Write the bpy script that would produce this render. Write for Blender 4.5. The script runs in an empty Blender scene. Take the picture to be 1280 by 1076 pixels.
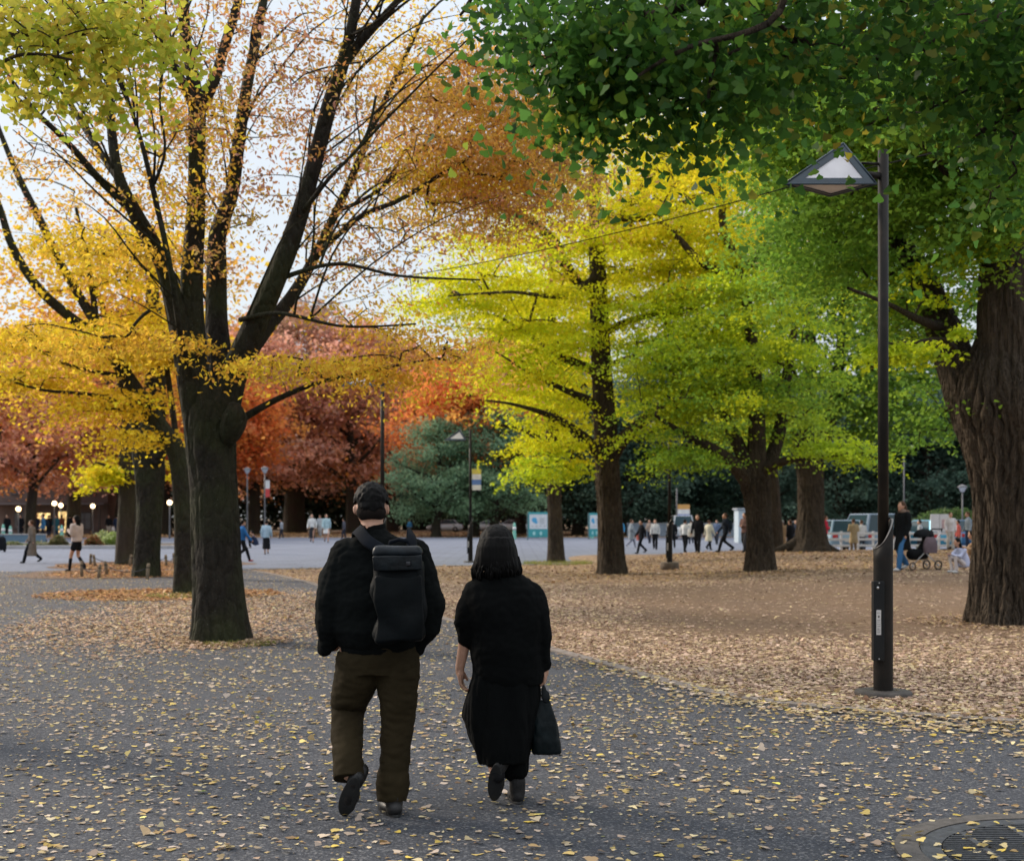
import bpy, bmesh, math, random
import numpy as np
from mathutils import Vector, Matrix, noise as mnoise
PI = math.pi
S = bpy.context.scene
COL = S.collection
CAMH, YH, F, CX = 1.55, 648.0, 1600.0, 640.0

# ------------------------------------------------------------------ space
def sst(t):
    t = np.clip(t, 0, 1); return t*t*(3-2*t)
def hz(x, y):
    """height of the ground: a low rise under the ginkgo trees on the right"""
    x = np.asarray(x, float); y = np.asarray(y, float)
    return 0.33*sst((x-1.5)/9)*sst((y-20)/12)*(1-sst((y-49)/7))
def P(px, py, d):
    return np.array(((px-CX)/F*d, d, CAMH+(YH-py)/F*d))
def G(px, py):
    d = 3.0
    while d < 900:
        p = P(px, py, d)
        if p[2] <= float(hz(p[0], p[1])): return p
        d *= 1.002
    return p
def gz(x, y): return float(hz(x, y))

# ------------------------------------------------------------------ objects
def link(o): COL.objects.link(o); return o
def thing(name, label, cat, loc=(0,0,0), rotz=0, group=None):
    o = link(bpy.data.objects.new(name, None)); o.location = [float(v) for v in loc]; o.rotation_euler = (0,0,rotz)
    o.empty_display_size = .2
    o['label'] = label; o['category'] = cat
    if group: o['group'] = group
    return o
def tag(o, label=None, cat=None, group=None, kind=None):
    if label: o['label'] = label
    if cat: o['category'] = cat
    if group: o['group'] = group
    if kind: o['kind'] = kind
    return o
def link_mesh(name, me, mat=None, parent=None, smooth=True):
    if mat: me.materials.append(mat)
    if smooth: me.polygons.foreach_set('use_smooth', [True]*len(me.polygons))
    o = link(bpy.data.objects.new(name, me))
    if parent: o.parent = parent
    return o
def np_mesh(name, V, L, starts, fcol=None):
    me = bpy.data.meshes.new(name)
    V = np.asarray(V, np.float32); L = np.asarray(L, np.int32); starts = np.asarray(starts, np.int32)
    me.vertices.add(len(V)); me.vertices.foreach_set('co', V.ravel())
    me.loops.add(len(L)); me.loops.foreach_set('vertex_index', L)
    me.polygons.add(len(starts)); me.polygons.foreach_set('loop_start', starts)
    if fcol is not None:
        a = me.attributes.new('leafcol', 'FLOAT_COLOR', 'FACE')
        c = np.ones((len(starts), 4), np.float32); c[:, :3] = fcol
        a.data.foreach_set('color', c.ravel())
    me.update(calc_edges=True)
    return me
class Geo:
    def __init__(s): s.V=[]; s.F=[]; s.n=0
    def add(s, V, F):
        V = np.asarray(V, float); s.V.append(V); s.F += [tuple(int(i)+s.n for i in f) for f in F]; s.n += len(V); return s
    def box(s, c, size, rot=None, taper=1.0):
        hx,hy,hzz = [v/2 for v in size]
        V = np.array([(sx*hx*(taper if sz>0 else 1), sy*hy*(taper if sz>0 else 1), sz*hzz) for sz in (-1,1) for sy in (-1,1) for sx in (-1,1)])
        if rot is not None: V = V @ np.array(rot).T
        return s.add(V+np.array(c), [(0,2,3,1),(4,5,7,6),(0,1,5,4),(2,6,7,3),(0,4,6,2),(1,3,7,5)])
    def tube(s, pts, rad, n=10, caps=True):
        pts = np.asarray(pts, float); k = len(pts); rad = np.broadcast_to(np.asarray(rad, float), (k,))
        V = ring_verts(pts, rad, n)
        Fc = [(i*n+j, i*n+(j+1)%n, (i+1)*n+(j+1)%n, (i+1)*n+j) for i in range(k-1) for j in range(n)]
        if caps: Fc += [tuple(range(n))[::-1], tuple((k-1)*n+j for j in range(n))]
        return s.add(V.reshape(-1,3), Fc)
    def loft(s, rings, n=24, p=2.0):
        """rings: (cx,cy,cz,rx,ry[,tiltx,tilty]) horizontal superellipses"""
        V = []
        for r in rings:
            a = np.arange(n)*2*PI/n; c, q = np.cos(a), np.sin(a)
            x = r[3]*np.sign(c)*np.abs(c)**(2/p); y = r[4]*np.sign(q)*np.abs(q)**(2/p)
            tx = r[5] if len(r) > 5 else 0; ty = r[6] if len(r) > 6 else 0
            V.append(np.stack([r[0]+x, r[1]+y, r[2]+x*tx+y*ty], 1))
        k = len(rings)
        Fc = [(i*n+j, i*n+(j+1)%n, (i+1)*n+(j+1)%n, (i+1)*n+j) for i in range(k-1) for j in range(n)]
        Fc += [tuple(range(n))[::-1], tuple((k-1)*n+j for j in range(n))]
        return s.add(np.concatenate(V), Fc)
    def ell(s, c, r, rot=None, n=16, m=10):
        V = [(0,0,-1)]
        for i in range(1, m):
            t = -PI/2+PI*i/m
            V += [(math.cos(t)*math.cos(a), math.cos(t)*math.sin(a), math.sin(t)) for a in np.arange(n)*2*PI/n]
        V.append((0,0,1)); V = np.array(V)*np.array(r)
        if rot is not None: V = V @ np.array(rot).T
        Fc = [(0, 1+(j+1)%n, 1+j) for j in range(n)]
        for i in range(m-2):
            Fc += [(1+i*n+j, 1+i*n+(j+1)%n, 1+(i+1)*n+(j+1)%n, 1+(i+1)*n+j) for j in range(n)]
        e = len(V)-1; b = 1+(m-2)*n
        Fc += [(b+j, b+(j+1)%n, e) for j in range(n)]
        return s.add(V+np.array(c), Fc)
    def limb(s, pts, rad, n=12):
        """round ended tapering limb through joints"""
        pts = [np.asarray(p, float) for p in pts]
        d0 = pts[0]-pts[1]; d0 /= np.linalg.norm(d0)+1e-9; d1 = pts[-1]-pts[-2]; d1 /= np.linalg.norm(d1)+1e-9
        Pn = []; R = []
        for a in (80, 55, 28): Pn.append(pts[0]+d0*rad[0]*math.sin(math.radians(a))); R.append(rad[0]*math.cos(math.radians(a)))
        Pn += pts; R += list(rad)
        for a in (28, 55, 80): Pn.append(pts[-1]+d1*rad[-1]*math.sin(math.radians(a))); R.append(rad[-1]*math.cos(math.radians(a)))
        return s.tube(Pn, R, n)
    def mesh(s, name):
        me = bpy.data.meshes.new(name); me.from_pydata(np.concatenate(s.V).tolist(), [], s.F); me.update(); return me
    def obj(s, name, mat, parent=None, smooth=False, bevel=0, seg=2):
        me = s.mesh(name)
        if bevel:
            bm = bmesh.new(); bm.from_mesh(me)
            bmesh.ops.bevel(bm, geom=bm.edges[:], offset=bevel, segments=seg, profile=.6, affect='EDGES', clamp_overlap=True)
            bm.to_mesh(me); bm.free()
        o = link_mesh(name, me, mat, parent, smooth)
        return o
def ring_verts(pts, rad, n):
    k = len(pts)
    T = np.gradient(pts, axis=0); T /= np.linalg.norm(T, axis=1, keepdims=True)+1e-9
    m = T.mean(0); ref = np.array((1.,0,0)) if abs(m[0]) < .6*np.linalg.norm(m)+1e-9 else np.array((0,1.,0))
    A = np.cross(T, ref); A /= np.linalg.norm(A, axis=1, keepdims=True)+1e-9
    B = np.cross(T, A)
    a = np.arange(n)*2*PI/n
    r = rad[:, None] if rad.ndim == 1 else rad
    return pts[:, None, :]+(r*np.cos(a))[..., None]*A[:, None, :]+(r*np.sin(a))[..., None]*B[:, None, :]
def remesh(g, name, mat, parent, voxel, smooth=3, folds=0, fscale=(6,6,3), seed=0):
    me = g.mesh(name+'_tmp'); o = link(bpy.data.objects.new('tmp', me))
    m = o.modifiers.new('r', 'REMESH'); m.mode = 'VOXEL'; m.voxel_size = voxel
    if smooth:
        q = o.modifiers.new('s', 'SMOOTH'); q.factor = .5; q.iterations = smooth
    bpy.context.view_layer.update()
    ev = o.evaluated_get(bpy.context.evaluated_depsgraph_get())
    nm = bpy.data.meshes.new_from_object(ev); nm.name = name
    bpy.data.objects.remove(o); bpy.data.meshes.remove(me)
    if folds:
        k = len(nm.vertices); co = np.zeros(k*3, np.float32); nm.vertices.foreach_get('co', co); no = np.zeros(k*3, np.float32); nm.vertex_normals.foreach_get('vector', no)
        co = co.reshape(-1,3); no = no.reshape(-1,3); q = co*np.array(fscale)+np.array((seed,0,0))
        w = np.array([mnoise.noise(Vector(p))+.5*abs(mnoise.noise(Vector(p*2.3)))+.25*mnoise.noise(Vector(p*5)) for p in q])
        nm.vertices.foreach_set('co', (co+no*(folds*w)[:,None]).astype(np.float32).ravel()); nm.update()
    return link_mesh(name, nm, mat, parent)
def rotm(x=0, y=0, z=0):
    return np.array(Matrix.Rotation(z,3,'Z') @ Matrix.Rotation(y,3,'Y') @ Matrix.Rotation(x,3,'X'))

# ------------------------------------------------------------------ materials
def new_mat(name):
    m = bpy.data.materials.new(name); m.use_nodes = True
    nt = m.node_tree; b = nt.nodes['Principled BSDF']; return m, nt, b
def N(nt, t, **kw):
    n = nt.nodes.new(t)
    for k, v in kw.items(): setattr(n, k, v)
    return n
def coord(nt, scale=(1,1,1), src='Object'):
    tc = N(nt, 'ShaderNodeTexCoord'); mp = N(nt, 'ShaderNodeMapping'); mp.inputs['Scale'].default_value = scale
    nt.links.new(tc.outputs[src], mp.inputs[0]); return mp.outputs[0]
def noise_n(nt, vec, scale, detail=4, rough=.55, dist=0):
    n = N(nt, 'ShaderNodeTexNoise'); n.inputs['Scale'].default_value = scale; n.inputs['Detail'].default_value = detail
    n.inputs['Roughness'].default_value = rough; n.inputs['Distortion'].default_value = dist
    nt.links.new(vec, n.inputs['Vector']); return n
def ramp(nt, fac, stops):
    r = N(nt, 'ShaderNodeValToRGB'); e = r.color_ramp.elements
    e[0].position, e[0].color = stops[0][0], (*stops[0][1], 1); e[1].position, e[1].color = stops[-1][0], (*stops[-1][1], 1)
    for p, c in stops[1:-1]: q = e.new(p); q.color = (*c, 1)
    nt.links.new(fac, r.inputs[0]); return r.outputs[0]
def g3(v): return (v, v, v)
def mix(nt, fac, a, b, typ='MIX'):
    m = N(nt, 'ShaderNodeMix', data_type='RGBA', blend_type=typ)
    for s_, v in ((0, fac), (6, a), (7, b)):
        if hasattr(v, 'links'): nt.links.new(v, m.inputs[s_])
        else: m.inputs[s_].default_value = v if s_ == 0 else (*v, 1)
    return m.outputs[2]
def bump(nt, b, h, strength, dist=.02):
    n = N(nt, 'ShaderNodeBump'); n.inputs['Strength'].default_value = strength; n.inputs['Distance'].default_value = dist
    nt.links.new(h, n.inputs['Height']); nt.links.new(n.outputs[0], b.inputs['Normal'])
def plain(name, c, rough=.7, var=.15, scale=20, bmp=.1, metal=0, spec=.4):
    m, nt, b = new_mat(name); v = coord(nt); n = noise_n(nt, v, scale, 5)
    lo = tuple(x*(1-var) for x in c); hi = tuple(min(1, x*(1+var)) for x in c)
    nt.links.new(ramp(nt, n.outputs[0], [(.3, lo), (.7, hi)]), b.inputs['Base Color'])
    b.inputs['Roughness'].default_value = rough; b.inputs['Metallic'].default_value = metal
    b.inputs['Specular IOR Level'].default_value = spec
    if bmp: bump(nt, b, n.outputs[0], bmp, .01)
    return m
_pc = {}
def cloth(c, rough=.95):
    k = tuple(round(x, 3) for x in c)
    if k not in _pc:
        m, nt, b = new_mat('cloth'); v = coord(nt)
        n = noise_n(nt, v, 5, 4); f = noise_n(nt, v, 260, 2)
        nt.links.new(ramp(nt, n.outputs[0], [(.3, tuple(x*.8 for x in c)), (.7, tuple(min(1, x*1.2) for x in c))]), b.inputs['Base Color'])
        b.inputs['Roughness'].default_value = rough; b.inputs['Specular IOR Level'].default_value = .10
        bump(nt, b, f.outputs[0], .25, .003)
        _pc[k] = m
    return _pc[k]
def skin_mat():
    m, nt, b = new_mat('skin'); v = coord(nt); n = noise_n(nt, v, 30, 4)
    nt.links.new(ramp(nt, n.outputs[0], [(.3, (.42,.22,.14)), (.7, (.50,.28,.19))]), b.inputs['Base Color'])
    b.inputs['Roughness'].default_value = .5; b.inputs['Subsurface Weight'].default_value = .1; b.inputs['Subsurface Radius'].default_value = (.01,.004,.002)
    return m
SKIN = skin_mat()
def hair_mat(name, c):
    m, nt, b = new_mat(name); v = coord(nt, (140, 140, 6)); n = noise_n(nt, v, 1, 3)
    nt.links.new(ramp(nt, n.outputs[0], [(.3, tuple(x*.5 for x in c)), (.75, tuple(x*1.6 for x in c))]), b.inputs['Base Color'])
    b.inputs['Roughness'].default_value = .6; b.inputs['Specular IOR Level'].default_value = .12; bump(nt, b, n.outputs[0], .5, .003); return m
HAIR = hair_mat('black hair', (.0030,.0026,.0024)); HAIRB = hair_mat('brown hair', (.07,.035,.018))
def leaf_mat(name, trans=.45, gloss=.06):
    m = bpy.data.materials.new(name); m.use_nodes = True; nt = m.node_tree; nt.nodes.clear()
    at = N(nt, 'ShaderNodeAttribute', attribute_name='leafcol')
    d = N(nt, 'ShaderNodeBsdfDiffuse'); t = N(nt, 'ShaderNodeBsdfTranslucent'); mx = N(nt, 'ShaderNodeMixShader'); mx.inputs[0].default_value = trans
    gl = N(nt, 'ShaderNodeBsdfGlossy'); gl.inputs['Roughness'].default_value = .45; mg = N(nt, 'ShaderNodeMixShader'); mg.inputs[0].default_value = gloss
    out = N(nt, 'ShaderNodeOutputMaterial')
    nt.links.new(at.outputs['Color'], d.inputs[0])
    g = N(nt, 'ShaderNodeGamma'); g.inputs[1].default_value = .9; nt.links.new(at.outputs['Color'], g.inputs[0]); nt.links.new(g.outputs[0], t.inputs[0])
    nt.links.new(d.outputs[0], mx.inputs[1]); nt.links.new(t.outputs[0], mx.inputs[2])
    nt.links.new(mx.outputs[0], mg.inputs[1]); nt.links.new(gl.outputs[0], mg.inputs[2]); nt.links.new(mg.outputs[0], out.inputs[0])
    return m
LEAF = leaf_mat('foliage leaf', .55, .015); DRY = leaf_mat('fallen leaf', .15, .03)
def bark_mat(name, c1, c2, sx=9, sz=1.2, strength=.9, moss=0, dist=.05):
    m, nt, b = new_mat(name)
    v = coord(nt, (sx, sx, sz)); n = noise_n(nt, v, 1.6, 7, .62, .4)
    v2 = coord(nt); f = noise_n(nt, v2, 28, 5, .6); big = noise_n(nt, v2, 1.3, 4)
    vo = N(nt, 'ShaderNodeTexVoronoi'); vo.feature = 'DISTANCE_TO_EDGE'; vo.inputs['Scale'].default_value = 1.3; nt.links.new(v, vo.inputs['Vector'])
    c = ramp(nt, n.outputs[0], [(.32, c1), (.55, tuple((a+q)/2 for a, q in zip(c1, c2))), (.72, c2)])
    c = mix(nt, .45, c, ramp(nt, f.outputs[0], [(.3, c1), (.7, c2)]))
    if moss:
        mm = ramp(nt, big.outputs[0], [(.42, g3(0)), (.62, g3(moss))])
        c = mix(nt, mm, c, (.045, .062, .014))
    else:
        mm = ramp(nt, big.outputs[0], [(.4, g3(0)), (.7, g3(.35))])
        c = mix(nt, mm, c, tuple(x*1.25 for x in c2))
    # lichen spots
    sp = noise_n(nt, v2, 60, 2); s2 = ramp(nt, sp.outputs[0], [(.68, g3(0)), (.74, g3(.5))])
    c = mix(nt, s2, c, (.22, .23, .19))
    nt.links.new(c, b.inputs['Base Color']); b.inputs['Roughness'].default_value = .92; b.inputs['Specular IOR Level'].default_value = .2
    h = N(nt, 'ShaderNodeMath', operation='MULTIPLY_ADD'); nt.links.new(ramp(nt, vo.outputs['Distance'], [(0, g3(0)), (.25, g3(1))]), h.inputs[0]); h.inputs[1].default_value = .5
    nt.links.new(n.outputs[0], h.inputs[2])
    h2 = N(nt, 'ShaderNodeMath', operation='MULTIPLY_ADD'); nt.links.new(f.outputs[0], h2.inputs[0]); h2.inputs[1].default_value = .35; nt.links.new(h.outputs[0], h2.inputs[2])
    bump(nt, b, h2.outputs[0], strength, dist)
    return m
BARK_Z = bark_mat('zelkova bark', (.008,.007,.006), (.040,.034,.026), 7, 2.5, 1.0, .30, .05)
BARK_G = bark_mat('ginkgo bark', (.009,.0075,.006), (.115,.086,.060), 13, 2.0, 1.0, 0, .09)
BARK_B = bark_mat('dark bark', (.02,.016,.013), (.07,.055,.043), 5, 1, .6, .2, .05)

# ------------------------------------------------------------------ trees
FAN = (np.array([(0,0,0),(.20,.28,.01),(.44,.50,.05),(.58,.72,.09),(.46,.90,.06),(.22,.99,.03),(.03,.91,0),(-.20,1.,.03),(-.45,.90,.06),(-.57,.71,.09),(-.42,.49,.05),(-.18,.28,.01)]), 12)
KITE = (np.array([(0,0,0),(.38,.5,.08),(0,1,0),(-.38,.5,.08)]), 4)
LONG = (np.array([(0,0,0),(.21,.28,.05),(.19,.62,.04),(0,1.05,-.05),(-.19,.62,.04),(-.21,.28,.05)]), 6)
def leaves_mesh(name, Pn, size, Cn, rng, tmpl=KITE, up=.8, droop=0., normals=None):
    n = len(Pn)
    if normals is None:
        nm = rng.normal(size=(n,3)); nm[:,2] = np.abs(nm[:,2])*.7+up
    else: nm = normals
    nm /= np.linalg.norm(nm, axis=1, keepdims=True)
    u = rng.normal(size=(n,3)); u[:,2] -= droop*2
    u -= (u*nm).sum(1, keepdims=True)*nm; u /= np.linalg.norm(u, axis=1, keepdims=True)+1e-9
    v = np.cross(nm, u)
    t, k = tmpl; s = np.asarray(size, float).reshape(-1,1,1)*np.ones((n,1,1))
    bend = rng.uniform(-1.6, 1.6, (n,1,1))
    V = Pn[:,None,:]+s*(t[None,:,1:2]*u[:,None,:]+t[None,:,0:1]*v[:,None,:]+(t[None,:,2:3]*bend)*nm[:,None,:])
    L = np.arange(n*k); st = np.arange(n)*k
    return np_mesh(name, V.reshape(-1,3), L, st, Cn)
def palette_cols(pal, n, rng, jit=.14):
    cols = np.array([c for c, w in pal]); w = np.array([w for c, w in pal], float); w /= w.sum()
    i = rng.choice(len(cols), n, p=w); j = rng.choice(len(cols), n, p=w); t = rng.random((n,1))*.5
    c = cols[i]*(1-t)+cols[j]*t
    return np.clip(c*(1+rng.normal(size=(n,1))*jit), .004, .9)
def crom(pts, per):
    pts = np.asarray(pts, float); k = len(pts); out = []
    for i in range(k-1):
        p0, p1, p2, p3 = pts[max(i-1,0)], pts[i], pts[i+1], pts[min(i+2,k-1)]
        for t in np.arange(per)/per:
            out.append(.5*((2*p1)+(-p0+p2)*t+(2*p0-5*p1+4*p2-p3)*t*t+(-p0+3*p1-3*p2+p3)*t**3))
    out.append(pts[-1]); return np.array(out)
class TreeGen:
    def __init__(s, seed): s.rng = np.random.default_rng(seed); s.parts = []; s.nodes = []; s.nconn = []; s.conn = []; s.cl = []; s.lf = []
    def limb(s, pts, rad, n=10, per=4, rough=0, flare=0, ridge=0, rk=24, node=True, fine=None, wob=.0):
        a = crom(np.column_stack([pts, rad]), fine or per); q = a[:, :3].copy(); r = np.maximum(a[:, 3], .003)
        if wob: q[1:-1] += s.rng.normal(size=(len(q)-2, 3))*wob
        if rough or flare or ridge:
            th = np.arange(n)*2*PI/n; z = np.cumsum(np.r_[0, np.linalg.norm(np.diff(q, axis=0), axis=1)])
            R = np.repeat(r[:, None], n, 1)
            if rough:
                w = np.zeros_like(R)
                for k, am in ((2,.8),(3,.7),(5,.6),(7,.5),(11,.55),(17,.5),(23,.4)):
                    ph = s.rng.random()*6.3; f1 = s.rng.uniform(.3, 1.6); f2 = s.rng.uniform(1.5, 4)
                    w += am*np.sin(k*th[None, :]+ph+.9*np.sin(z[:, None]*f1+ph)+.35*np.sin(z[:, None]*f2*1.7))*(0.6+.4*np.sin(z[:, None]*f2+ph*2))
                R *= 1+rough*w
            if ridge:      # deep furrows that wander and split
                T_ = th[None, :]; Z_ = z[:, None]; p_ = s.rng.random()*6
                ph = rk/2*T_+1.5*np.sin(Z_*.9+p_+2*T_)+.7*np.sin(Z_*2.9+5*T_+p_)+.45*np.sin(Z_*8+9*T_)+.4*np.sin(Z_*19-13*T_)
                R *= 1-ridge*(1-np.abs(np.sin(ph)))**1.8*(.55+.3*np.sin(Z_*2.9+4*T_+p_)+.25*np.sin(Z_*13+11*T_))+ridge*.12*np.sin(ph*2.7+Z_*9)
            if flare:
                lob = .5+.5*np.sin(5*th+1.1)+.35*np.sin(3*th+.4)
                R *= 1+flare*np.exp(-z[:, None]/.36)*(.5+.7*lob[None, :])
            r2 = R
        else: r2 = r
        s.parts.append((ring_verts(q, r2, n), n))
        if node:
            for i in range(len(q)): s.nodes.append(q[i]); s.nconn.append(-1)
    def connect(s, C, sag=.08, up=.3, maxlen=1e9):
        """grow twigs from the nearest wood to every clump centre"""
        C = np.asarray(C, float); base = np.array(s.nodes)
        d = np.array([np.min(np.linalg.norm(base-c, axis=1)) for c in C]); order = np.argsort(d)
        cap = len(base)+len(C)*4; Nn = np.zeros((cap,3)); Nn[:len(base)] = base; nn = len(base)
        par = list(s.nconn)
        for i in order:
            c = C[i]; dv = Nn[:nn]-c; cost = np.linalg.norm(dv, axis=1)+up*np.maximum(0, dv[:,2])+.55*np.abs(dv[:,2])
            j = int(np.argmin(cost)); a = Nn[j].copy(); L = np.linalg.norm(c-a)
            m = (a+c)/2+np.array((0,0,sag*L))+s.rng.normal(size=3)*L*.07
            pts = [(1-t)**2*a+2*t*(1-t)*m+t*t*c for t in (0,.25,.5,.75,1)]
            s.conn.append([pts, par[j], 1]); cid = len(s.conn)-1
            for q in pts[1:]: Nn[nn] = q; par.append(cid); nn += 1
        s.nodes = list(Nn[:nn]); s.nconn = par
    holes = (); spray = False
    def clumps(s, centre, radii, k, sig, nleaf, pal, flat=.35, shell=0., zbias=0, layers=0):
        r = s.rng; q = r.normal(size=(k,3)); q /= np.linalg.norm(q, axis=1, keepdims=True)
        rad = (r.random((k,1))*(1-shell**3)+shell**3)**(1/3)
        C = np.array(centre)+q*rad*np.array(radii)
        if layers: 
            C[:,2] = np.round(C[:,2]/layers)*layers+r.normal(size=k)*layers*.14
        for hx, hzz, hr, hy in s.holes:     # openings in the crown where wood shows
            C = C[~(((C[:,0]-hx)**2+(C[:,2]-hzz)**2 < hr*hr) & (C[:,1] < hy))]
        if len(C): s.cl.append((C, sig, nleaf, pal, flat))
        return C
    def finish(s, root, bark, leaf_size, tmpl=KITE, up=.8, droop=0, twig=.006, sag=.08, maxtw=.09, crown='crown', trunk='trunk', jit=.16, leafmat=None, names=None):
        if s.cl:
            allC = np.concatenate([c[0] for c in s.cl]); s.connect(allC, sag)
            for c in reversed(s.conn):
                if c[1] >= 0: s.conn[c[1]][2] += c[2]
            for pts, p, cnt in s.conn:
                r0 = min(maxtw, twig*cnt**.5*1.2); r1 = min(maxtw, twig*max(1,cnt-1)**.5)
                if cnt <= 1: r1 = twig*.5
                n = 4 if r0 < .02 else 6
                s.parts.append((ring_verts(np.array(pts), np.linspace(r0, r1, 5), n), n))
        V = []; L = []; st = []; nv = 0; nl = 0
        for A, n in s.parts:
            k = A.shape[0]; V.append(A.reshape(-1,3))
            i = np.arange(k-1)[:,None]*n; j = np.arange(n)[None,:]; j2 = (j+1)%n
            q = np.stack([i+j, i+j2, i+n+j2, i+n+j], -1).reshape(-1,4)+nv
            L.append(q.ravel()); st.append(nl+np.arange(len(q))*4); nl += q.size; nv += k*n
        me = np_mesh(trunk, np.concatenate(V), np.concatenate(L), np.concatenate(st))
        to = link_mesh(trunk, me, bark, root)
        co = None
        if s.cl:
            Ps = []; Cs = []
            for C, sig, nl_, pal, flat in s.cl:
                k = len(C); cc = palette_cols(pal, k, s.rng, jit)
                num = s.rng.poisson(nl_, k); idx = np.repeat(np.arange(k), num); m = len(idx)
                sg = sig*s.rng.uniform(.7, 1.3, k)[idx][:,None]
                if s.spray:      # feathery sprays pointing away from the trunk and drooping at the tip
                    a = np.arctan2(C[:,1], C[:,0])+s.rng.normal(size=k)*.7; a = a[idx]; w = np.clip(s.rng.normal(size=(m,3)), -1.75, 1.75)
                    al = w[:,0]*1.45+.3; la = w[:,1]*(.42+.18*np.abs(w[:,0])); sg1 = sg[:,0]
                    off = np.stack([(np.cos(a)*al-np.sin(a)*la)*sg1, (np.sin(a)*al+np.cos(a)*la)*sg1, w[:,2]*sg1*flat*.55-.16*sg1*np.maximum(al,0)**2-.10*sg1*la**2+s.rng.normal(size=k)[idx]*0], 1)
                else:
                    off = s.rng.normal(size=(m,3))*sg*np.array((1,1,flat)); off[:,2] -= .25*(off[:,0]**2+off[:,1]**2)/max(sig,.05)*flat
                Ps.append(C[idx]+off)
                c2 = palette_cols(pal, m, s.rng, jit); Cs.append(cc[idx]*.6+c2*.4)
            Ps = np.concatenate(Ps); Cs = np.concatenate(Cs)
            ls = leaf_size*s.rng.uniform(.65, 1.25, len(Ps))
            me = leaves_mesh(crown, Ps, ls, Cs, s.rng, tmpl, up, droop)
            co = link_mesh(crown, me, leafmat or LEAF, root, smooth=False)
            s.nleaves = len(Ps)
        return to, co
# ================================================================== trees
Y1=(.82,.71,.018); Y2=(.72,.74,.018); Y3=(.88,.60,.025); YG=(.52,.66,.02); YG2=(.29,.43,.035); GN=(.15,.30,.03); GN2=(.075,.18,.025); GN3=(.15,.30,.05)
OR=(.72,.31,.055); OR2=(.80,.47,.04); RU=(.50,.19,.09); PB=(.42,.23,.19); GD=(.80,.54,.035); RD=(.90,.20,.06); BR=(.48,.28,.17); PK=(.86,.42,.31)
class Traced(TreeGen):
    spray = True
    def __init__(s, name, label, px, py, seed, group=None, d=None, cat='tree'):
        super().__init__(seed)
        b = G(px, py) if d is None else P(px, py, d); b[2] = gz(b[0], b[1]); s.b = b; s.d = b[1]
        s.root = thing(name, label, cat, b, 0, group)
    def H(s, *hs):
        hl = list(s.holes)
        for px, py, rp in hs:
            q = P(px, py, s.d)-s.b; hl.append((q[0], q[2], rp*s.d/F, .3))
        s.holes = hl
    def L(s, pts, n=8, per=4, **k):
        p = []; r = []
        for q in pts:
            d = s.d+q[2]; p.append(P(q[0], q[1], d)-s.b); r.append(q[3]*d/F)
        s.limb(p, r, n, per, **k)
    def T(s, pts, n=28, fine=14, flare=.25, rough=.05, **k):
        p = []; r = []
        for i, q in enumerate(pts):
            d = s.d+q[2]; p.append(P(q[0], q[1], d)-s.b); r.append(q[3]*d/F)
        p[0][2] = -.15
        s.limb(p, r, n, fine=fine, flare=flare, rough=rough, **k)
    def M(s, px, py, dd, rx, ry, rd, k, sig, nl, pal, flat=.35, shell=0, layers=0):
        d = s.d+dd; return s.clumps(P(px, py, d)-s.b, (rx*d/F, rd, ry*d/F), k, sig, nl, pal, flat, shell, layers=layers)

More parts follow.
